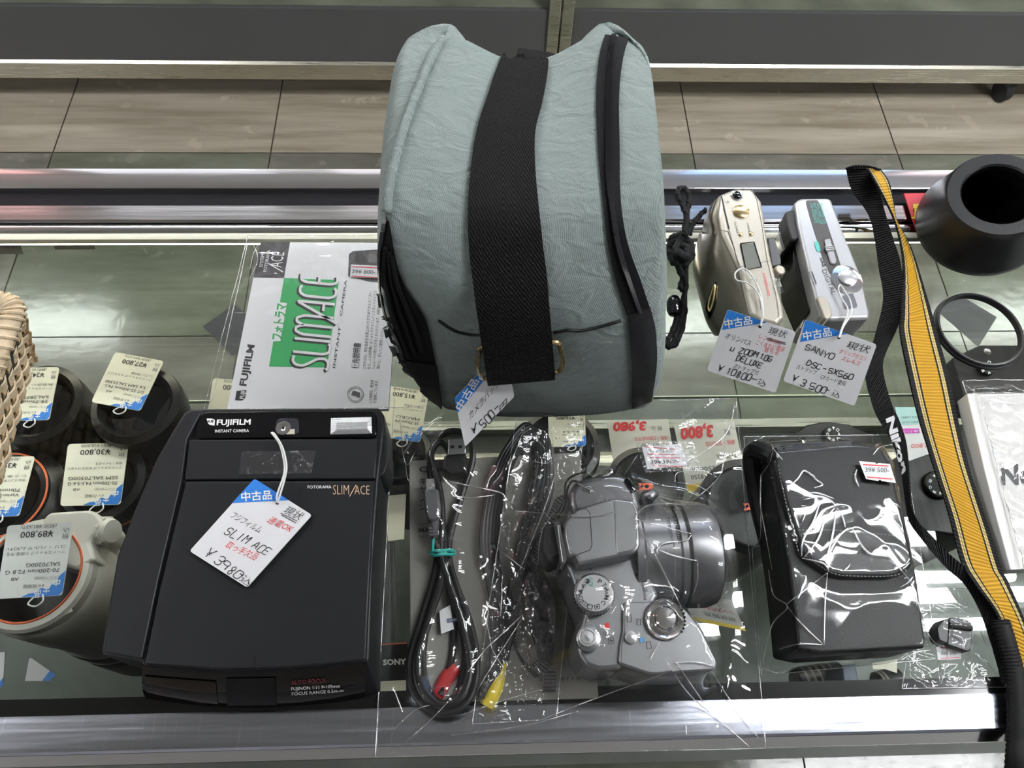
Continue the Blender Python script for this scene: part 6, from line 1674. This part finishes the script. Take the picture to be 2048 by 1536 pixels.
for k in range(12): x = 94 + k * 3.2; line(b, [(x, 1238 - k * 1.5), (x + 1.6, 1242 - k * 1.5)], 1.0 + (k % 3) * .5, flat(-.0653), INK)
mk('barcode', b, lb, smooth=False)

# ---- printed shop tags lying on the lenses, upside down from this side
def shop_tag(label, TL, TR, BL, h, price, tax, model, notes, paper=CREAM, dim=False):
    q = quad(TL, TR, BL); pr0 = flat(h); f = uvpx(TL, TR, BL)
    c = pr0((TL[0] + TR[0] + BL[0]) / 3, (TL[1] + TR[1] + BL[1]) / 3)
    t = thing('shop_tag', label, 'price tag', c, 'printed price tags inside the showcase')
    b = MB(paper); card(b, TL, TR, BL, pr0, paper, r=7); cd_ = mk('card', b, t, angle=40)
    b = MB(BLUE); decal(b, [f(.005, .34), f(.005, .06), f(.05, .005), f(.62, .005), f(.52, .05), f(.40, .06), f(.34, .12), f(.22, .10), f(.18, .17), f(.10, .18), f(.10, .26)], flat(h + .00015), BLUE); mk('printed_corner', b, cd_, smooth=False)
    b = MB(INK); pr = flat(h + .0003); up = V(TL) - V(BL); H_ = up.length
    def T(s, u0, u1, v, hh, m=INK, **k): text(b, s, f(u0, v), f(u1, v), hh * H_, pr, m, up=up, cap=k.pop('cap', .8), **k)
    T('中', .06, .17, .24, .10, WHITEINK, bold=.02); T('古', .20, .30, .15, .10, WHITEINK, bold=.02); T('品', .33, .43, .08, .09, WHITEINK, bold=.02)
    T('6ヶ月保証', .30, .62, .17, .045, GREYINK); T('ソニー(sony)', .12, .46, .27, .045, GREYINK); T('AB', .70, .82, .28, .05, GREYINK)
    for k, s in enumerate(model): T(s, .10, .92 if len(s) > 10 else .62, .38 + k * .085, .055, INK, cap=.72)
    for k, s in enumerate(notes): T(s, .06, .95 if len(s) > 8 else .5, .62 + k * .07, .04, GREYINK)
    T('税', .04, .14, .84, .06, GREYINK); T('込', .04, .14, .92, .06, GREYINK)
    T(price, .28, .78, .90, .085, INK, cap=.72, bold=.01); T('(税別 ' + tax + ')', .25, .78, .985, .05, GREYINK)
    mk('lettering', b, cd_, smooth=False)
    b = MB(STRING); a, d = f(.3, -.02), f(.45, -.10)
    b.tube(spl([P(*f(.30, .03), h + .001), P(*f(.28, -.06), h + .003), P(*f(.38, -.13), h + .002), P(*f(.50, -.09), h + .002), P(*f(.42, .0), h + .001)], 6), .0006, 6); mk('string', b, t)
    return t
shop_tag('cream tag priced 27,800 yen on the black hooded telephoto', (280, 822), (182, 804), (328, 722), -.080, '¥27,800', '¥25,273', ['DT 55-300mm F4.5-', '5.6 SAM SAL55300'], ['フードスキャップ やスキコワ', 'コムランプ無修繕'])
shop_tag('cream tag on the lens partly behind the basket', (98, 840), (0, 842), (119, 734), -.085, '¥24,800', '¥22,545', ['28-75mm F2.8', 'SAL2875'], ['フードスキャップ 中古良い', '無償扱い'])
shop_tag('cream tag priced 30,800 yen on the lens with the ribbed collar', (241, 1009), (120, 1012), (257, 885), -.095, '¥30,800', '¥28,000', ['70-300mm F4.5-5.6 G', 'SSM SAL70300G'], ['フードスキャップ 中古ホコリあり', '簡単・ライト付き'])
shop_tag('cream tag on the orange-ringed lens at the left edge', (38, 1032), (-76, 1036), (70, 912), -.096, '¥39,800', '¥36,182', ['Vario-Sonnar 16-', '70mm F3 SAL'], ['中古ヨコリ多い', 'シミあり'])
shop_tag('white tag priced 89,800 yen on the big white telephoto', (124, 1191), (-8, 1198), (147, 1044), -.057, '¥89,800', '¥81,637', ['70-200mm F2.8 G', 'SAL70200G'], ['フードスキャップ 三脚座 中玉', 'コリ・バルサム切れ'], paper=mat('tag_white', (.74, .74, .72), .55))
shop_tag('cream tag right of the instant camera, below the bag corner', (840, 885), (750, 872), (858, 783), -.124, '¥15,800', '¥14,364', ['35-70mm F4', 'MACRO'], ['フードスキャップ', '中古'])
shop_tag('cream tag half under the lower left corner of the booklet', (510, 880), (408, 872), (528, 764), -.104, '¥19,800', '¥18,000', ['24-105mm F3.5', '-4.5'], ['フードスキャップ', '中古'])
shop_tag('cream tag on the wide lens below the bag', (1172, 892), (1098, 894), (1170, 826), -.104, '¥12,800', '¥11,637', ['DT 18-70mm', 'F3.5-5.6'], ['フードスキャップ', '中古'])
# ---- paper price cards with red prices
def red_card(label, TL, TR, BL, h, price, rows, stripe=False):
    f = uvpx(TL, TR, BL); pr0 = flat(h); c = pr0(*f(.5, .5))
    t = thing('price_card', label, 'price card', c, 'paper price cards inside the showcase')
    b = MB(PAPER); card(b, TL, TR, BL, pr0, mat('card_white', (.72, .71, .67), .6), r=0, th=.0005); cd_ = mk('card', b, t, smooth=False)
    b = MB(REDINK); pr = flat(h + .0004); up = V(TL) - V(BL); H_ = up.length
    text(b, price, f(.36, .96), f(.92, .96), H_ * .17, pr, REDINK, up=up, bold=.05, shear=.2)
    for s, u0, u1, v, hh, m in rows: text(b, s, f(u0, v), f(u1, v), H_ * hh, pr, m, up=up, cap=.78)
    if stripe: decal(b, [f(0, 0), f(1, 0), f(1, .12), f(0, .12)], pr, mat('sale_yellow'))
    mk('lettering', b, cd_, smooth=False)
red_card('white paper card with a red 3,980 price behind the silver camera', (1352, 938), (1230, 942), (1336, 838), -.16, '3,980', [('税 込', .12, .30, .86, .08, GREYINK), ('通販・交換対応不可', .05, .6, .66, .07, REDINK), ('レンズ内チリ', .05, .5, .52, .06, GREYINK), ('F3.5-5.6', .55, .95, .18, .08, GREYINK)])
red_card('white paper card with a red 3,800 price and a yellow edge', (1496, 975), (1376, 985), (1468, 842), -.155, '3,800', [('税', .10, .20, .88, .08, GREYINK), ('通販・交換対応', .05, .55, .72, .06, REDINK), ('中古品', .05, .4, .52, .06, GREYINK), ('DT 18-250mm', .08, .85, .36, .07, INK), ('F3.5-6.3 SAL18250', .08, .9, .25, .07, INK)], stripe=True)
red_card('small tilted white card with red lettering right of the silver camera grip', (1492, 1262), (1386, 1240), (1462, 1200), -.20, 'SALE', [('レンズ内チリあり', .1, .9, .60, .12, REDINK), ('現状販売', .1, .7, .38, .12, GREYINK)], stripe=True)
# ---- teal and pink tag
b = MB(PAPER); h = -.11; t = thing('shop_tag', 'white tag with teal top and pink strip between the two straps', 'price tag', P(1826, 865, h), 'printed price tags inside the showcase')
slab(b, [(1790, 814), (1842, 814), (1862, 906), (1818, 922)], h, h - .0006); cd_ = mk('card', b, t, smooth=False)
b = MB(INK); pr = flat(h + .0003); decal(b, [(1790, 814), (1842, 814), (1848, 848), (1798, 850)], pr, mat('teal_print', (.42, .66, .66), .5)); decal(b, [(1800, 857), (1838, 857), (1840, 866), (1802, 867)], pr, mat('pink_print', (.62, .05, .50), .5))
pr = flat(h + .0005)
text(b, 'AB-ランク', (1837, 860), (1806, 861), 5, pr, WHITEINK, cap=.8); text(b, '17,800', (1862, 886), (1822, 888), 9, pr, mat('red_print', (.7, .1, .1), .5)); text(b, 'DIGITAL CAMERA', (1842, 832), (1802, 833), 4, pr, GREYINK); text(b, 'BODY 16.1MP', (1836, 842), (1804, 843), 4, pr, GREYINK)
mk('print', b, cd_, smooth=False)
# ---- camera bodies on the shelf
def slr(label, outline, h, dialpx, dr, marks, hump=None):
    c = P(sum(p[0] for p in outline) / len(outline), sum(p[1] for p in outline) / len(outline), h)
    t = thing('slr_camera', label, 'camera', (c.x, c.y, GZ + SH), 'camera bodies inside the showcase')
    b = MB(LBLK); slab(b, outline, h, SH + .0005, r=.003); mk('body', b, t, bevel=.004, bseg=3)
    if hump:
        b = MB(LBLK); slab(b, hump, h + .012, h - .01, r=.004); mk('prism_hump', b, t, bevel=.005, bseg=3)
    b = MB(LRUB); dc = P(dialpx[0], dialpx[1], h + .006); b.lathe([(dr, -.006), (dr, -.001), (dr * .93, 0), (.0001, 0)], dc, n=48)
    for k in range(36):
        a = 2 * math.pi * k / 36; q = dc + V((math.cos(a) * dr, math.sin(a) * dr, 0)); b.tube([q - V((0, 0, .005)), q - V((0, 0, .001))], .0005, 4)
    d = mk('mode_dial', b, t, angle=40)
    b = MB(WHITEINK)
    for k, s in enumerate(marks):
        a_ = 2 * math.pi * k / len(marks); u = V((math.cos(a_), math.sin(a_))); tt = V((u.y, -u.x)); r_ = dr * 1480 / .62 * .70; cc = V(dialpx) + u * r_
        text(b, s, tuple(cc - tt * 3), tuple(cc + tt * 3), 5, flat(h + .0063), WHITEINK, up=-u, bold=.03)
    mk('dial_marks', b, d, smooth=False)
    b = MB(CHROME); b.lathe([(.004, -.002), (.004, .001), (.0001, .0015)], P(outline[1][0] + 14, outline[1][1] + 14, h + .001), n=24); mk('shutter_button', b, t)
    return t
slr('black camera body with a white-marked dial behind the leather case', [(1540, 872), (1590, 868), (1610, 850), (1650, 842), (1700, 848), (1748, 872), (1752, 965), (1545, 965)], -.15, (1667, 868), .0085, list('PASMC') + ['▣', '▲', '□'])
slr('black camera body with a dial between the black strap and the yellow strap', [(1802, 905), (1852, 888), (1960, 872), (1995, 1000), (1965, 1075), (1905, 1070), (1816, 1055)], -.14, (1878, 968), .0125, list('PASMC') + ['▣', '▲', '□', '◫'])
slr('black camera body under the filter ring at the right edge', [(1905, 715), (1960, 690), (2080, 690), (2100, 800), (1930, 800)], -.22, (1975, 735), .008, list('PASM') + ['□'])
# ---- small things along the near edge of the shelf
bx = thing('lens_box', 'small black box with white lettering and an orange edge, between the instant camera and cables', 'box', P(785, 1325, -.13))
b = MB(LBLK); slab(b, [(762, 1290), (768, 1286), (815, 1284), (818, 1398), (757, 1400)], -.12, SH + .0005, r=.001); bo = mk('carton', b, bx, bevel=.001)
b = MB(ORNG); line(b, [(764, 1289), (814, 1286)], 2.4, flat(-.1196), ORNG); text(b, 'SONY', (766, 1330), (813, 1328), 11, flat(-.1196), WHITEINK, bold=.04); mk('lettering', b, bo, smooth=False)
b = MB(CREAM); decal(b, [(756, 1363), (812, 1360), (812, 1396), (754, 1398)], flat(-.1194)); mk('label', b, bo, smooth=False)
b = MB(CREAM); slab(b, [(770, 992), (812, 988), (808, 1078), (776, 1082)], -.15, -.1505); tag(mk('price_card', b, smooth=False), 'plain cream card seen between the instant camera and the clear bag', 'price card')
b = MB(mat('post_metal', (.5, .5, .5), .2, 1)); b.tube([P(782, 1085, -.16), P(785, 1280, -.2)], .0032, 12); tag(mk('metal_rod', b), 'thin metal rod between the instant camera and the clear bag', 'rod')
for i, (x0, x1, y, rr, lab) in enumerate(((1590, 1600, 1362, .016, 'ribbed black lens lying under the near edge of the leather case'), (1752, 1764, 1362, .012, 'short black lens lying right of the dark blue carton'))):
    t = thing('camera_lens', lab, 'lens', P(x0 + 30, y, SH), 'lenses lying near the front of the shelf')
    a, d = P(x0, y + 10, SH + rr + .003), P(x0 + (95 if i == 0 else 48), y - 4, SH + rr + .003)
    b = MB(LBLK); L_ = (d - a).length; b.lathe([(.0001, 0), (rr * .8, 0), (rr, .002), (rr, L_ - .002), (rr * .85, L_), (.0001, L_)], a, d - a, 40); mk('barrel', b, t, angle=30)
    b = MB(mat('lens_band', (.22, .2, .17), .4))
    for k in range(5 if i == 0 else 2): b.lathe([(rr * 1.01, L_ * (.15 + .14 * k)), (rr * 1.01, L_ * (.15 + .14 * k) + .0022)], a, d - a, 40)
    mk('bands', b, t)
b = MB(mat('carton_navy', (.02, .045, .10), .4)); slab(b, [(1684, 1330), (1712, 1328), (1722, 1392), (1690, 1393)], -.20, SH + .0005); tag(mk('carton', b, smooth=False, bevel=.001), 'small dark blue carton between two lying lenses', 'box')
b = MB(CREAM); slab(b, [(1745, 1326), (1794, 1318), (1794, 1346), (1770, 1338), (1746, 1338)], -.19, -.1905); tag(mk('price_card', b, smooth=False), 'small cream card under the lower right corner of the leather case', 'price card')
for px_, lab in (([(58, 1318), (62, 1316), (112, 1350), (98, 1362), (50, 1362)], 'white tag corner at the lower left beside the white telephoto'), ([(-20, 1306), (10, 1304), (6, 1372), (-20, 1384)], 'white tag at the lower left edge of the picture')):
    b = MB(PAPER); slab(b, px_, -.22, -.2206); o = mk('shop_tag', b, smooth=False); tag(o, lab, 'price tag', 'printed price tags inside the showcase')
    b = MB(BLUE); a, d = V(px_[2]), V(px_[3]); m_ = [tuple(a), tuple(d), tuple(d.lerp(V(px_[-1]), .3)), tuple(a.lerp(V(px_[1]), .25))]; decal(b, m_, flat(-.2198)); mk('printed_corner', b, o, smooth=False)

# ---- two cards stuck on the far glass wall, their lower edges below the rail
for xa, xb, y0, y1, lab in ((-20, 52, 470, 507, 'pale card on the far glass wall at the left edge'), (106, 196, 470, 498, 'pale card on the far glass wall above the basket')):
    b = MB(mat('card_grey', (.42, .42, .35), .6)); q = [PYv(xa, y0, .4485), PYv(xb, y0, .4485), PYv(xb - 5, y1, .4485), PYv(xa + 5, y1, .4485)]
    q[0].z = q[1].z = q[0].z + .02
    b.prism(q, [p - V((0, .0006, 0)) for p in q]); o = mk('shop_tag', b, smooth=False); tag(o, lab, 'price tag', 'cards on the far glass wall')
    b = MB(GREYINK); pr = lambda x, y: PYv(x, y, .4474); text(b, '(税別)', (xb - 12, y1 - 16), (xa + 22, y1 - 16), 5, pr, GREYINK, up=(0, 1), cap=.8); mk('lettering', b, o, smooth=False)
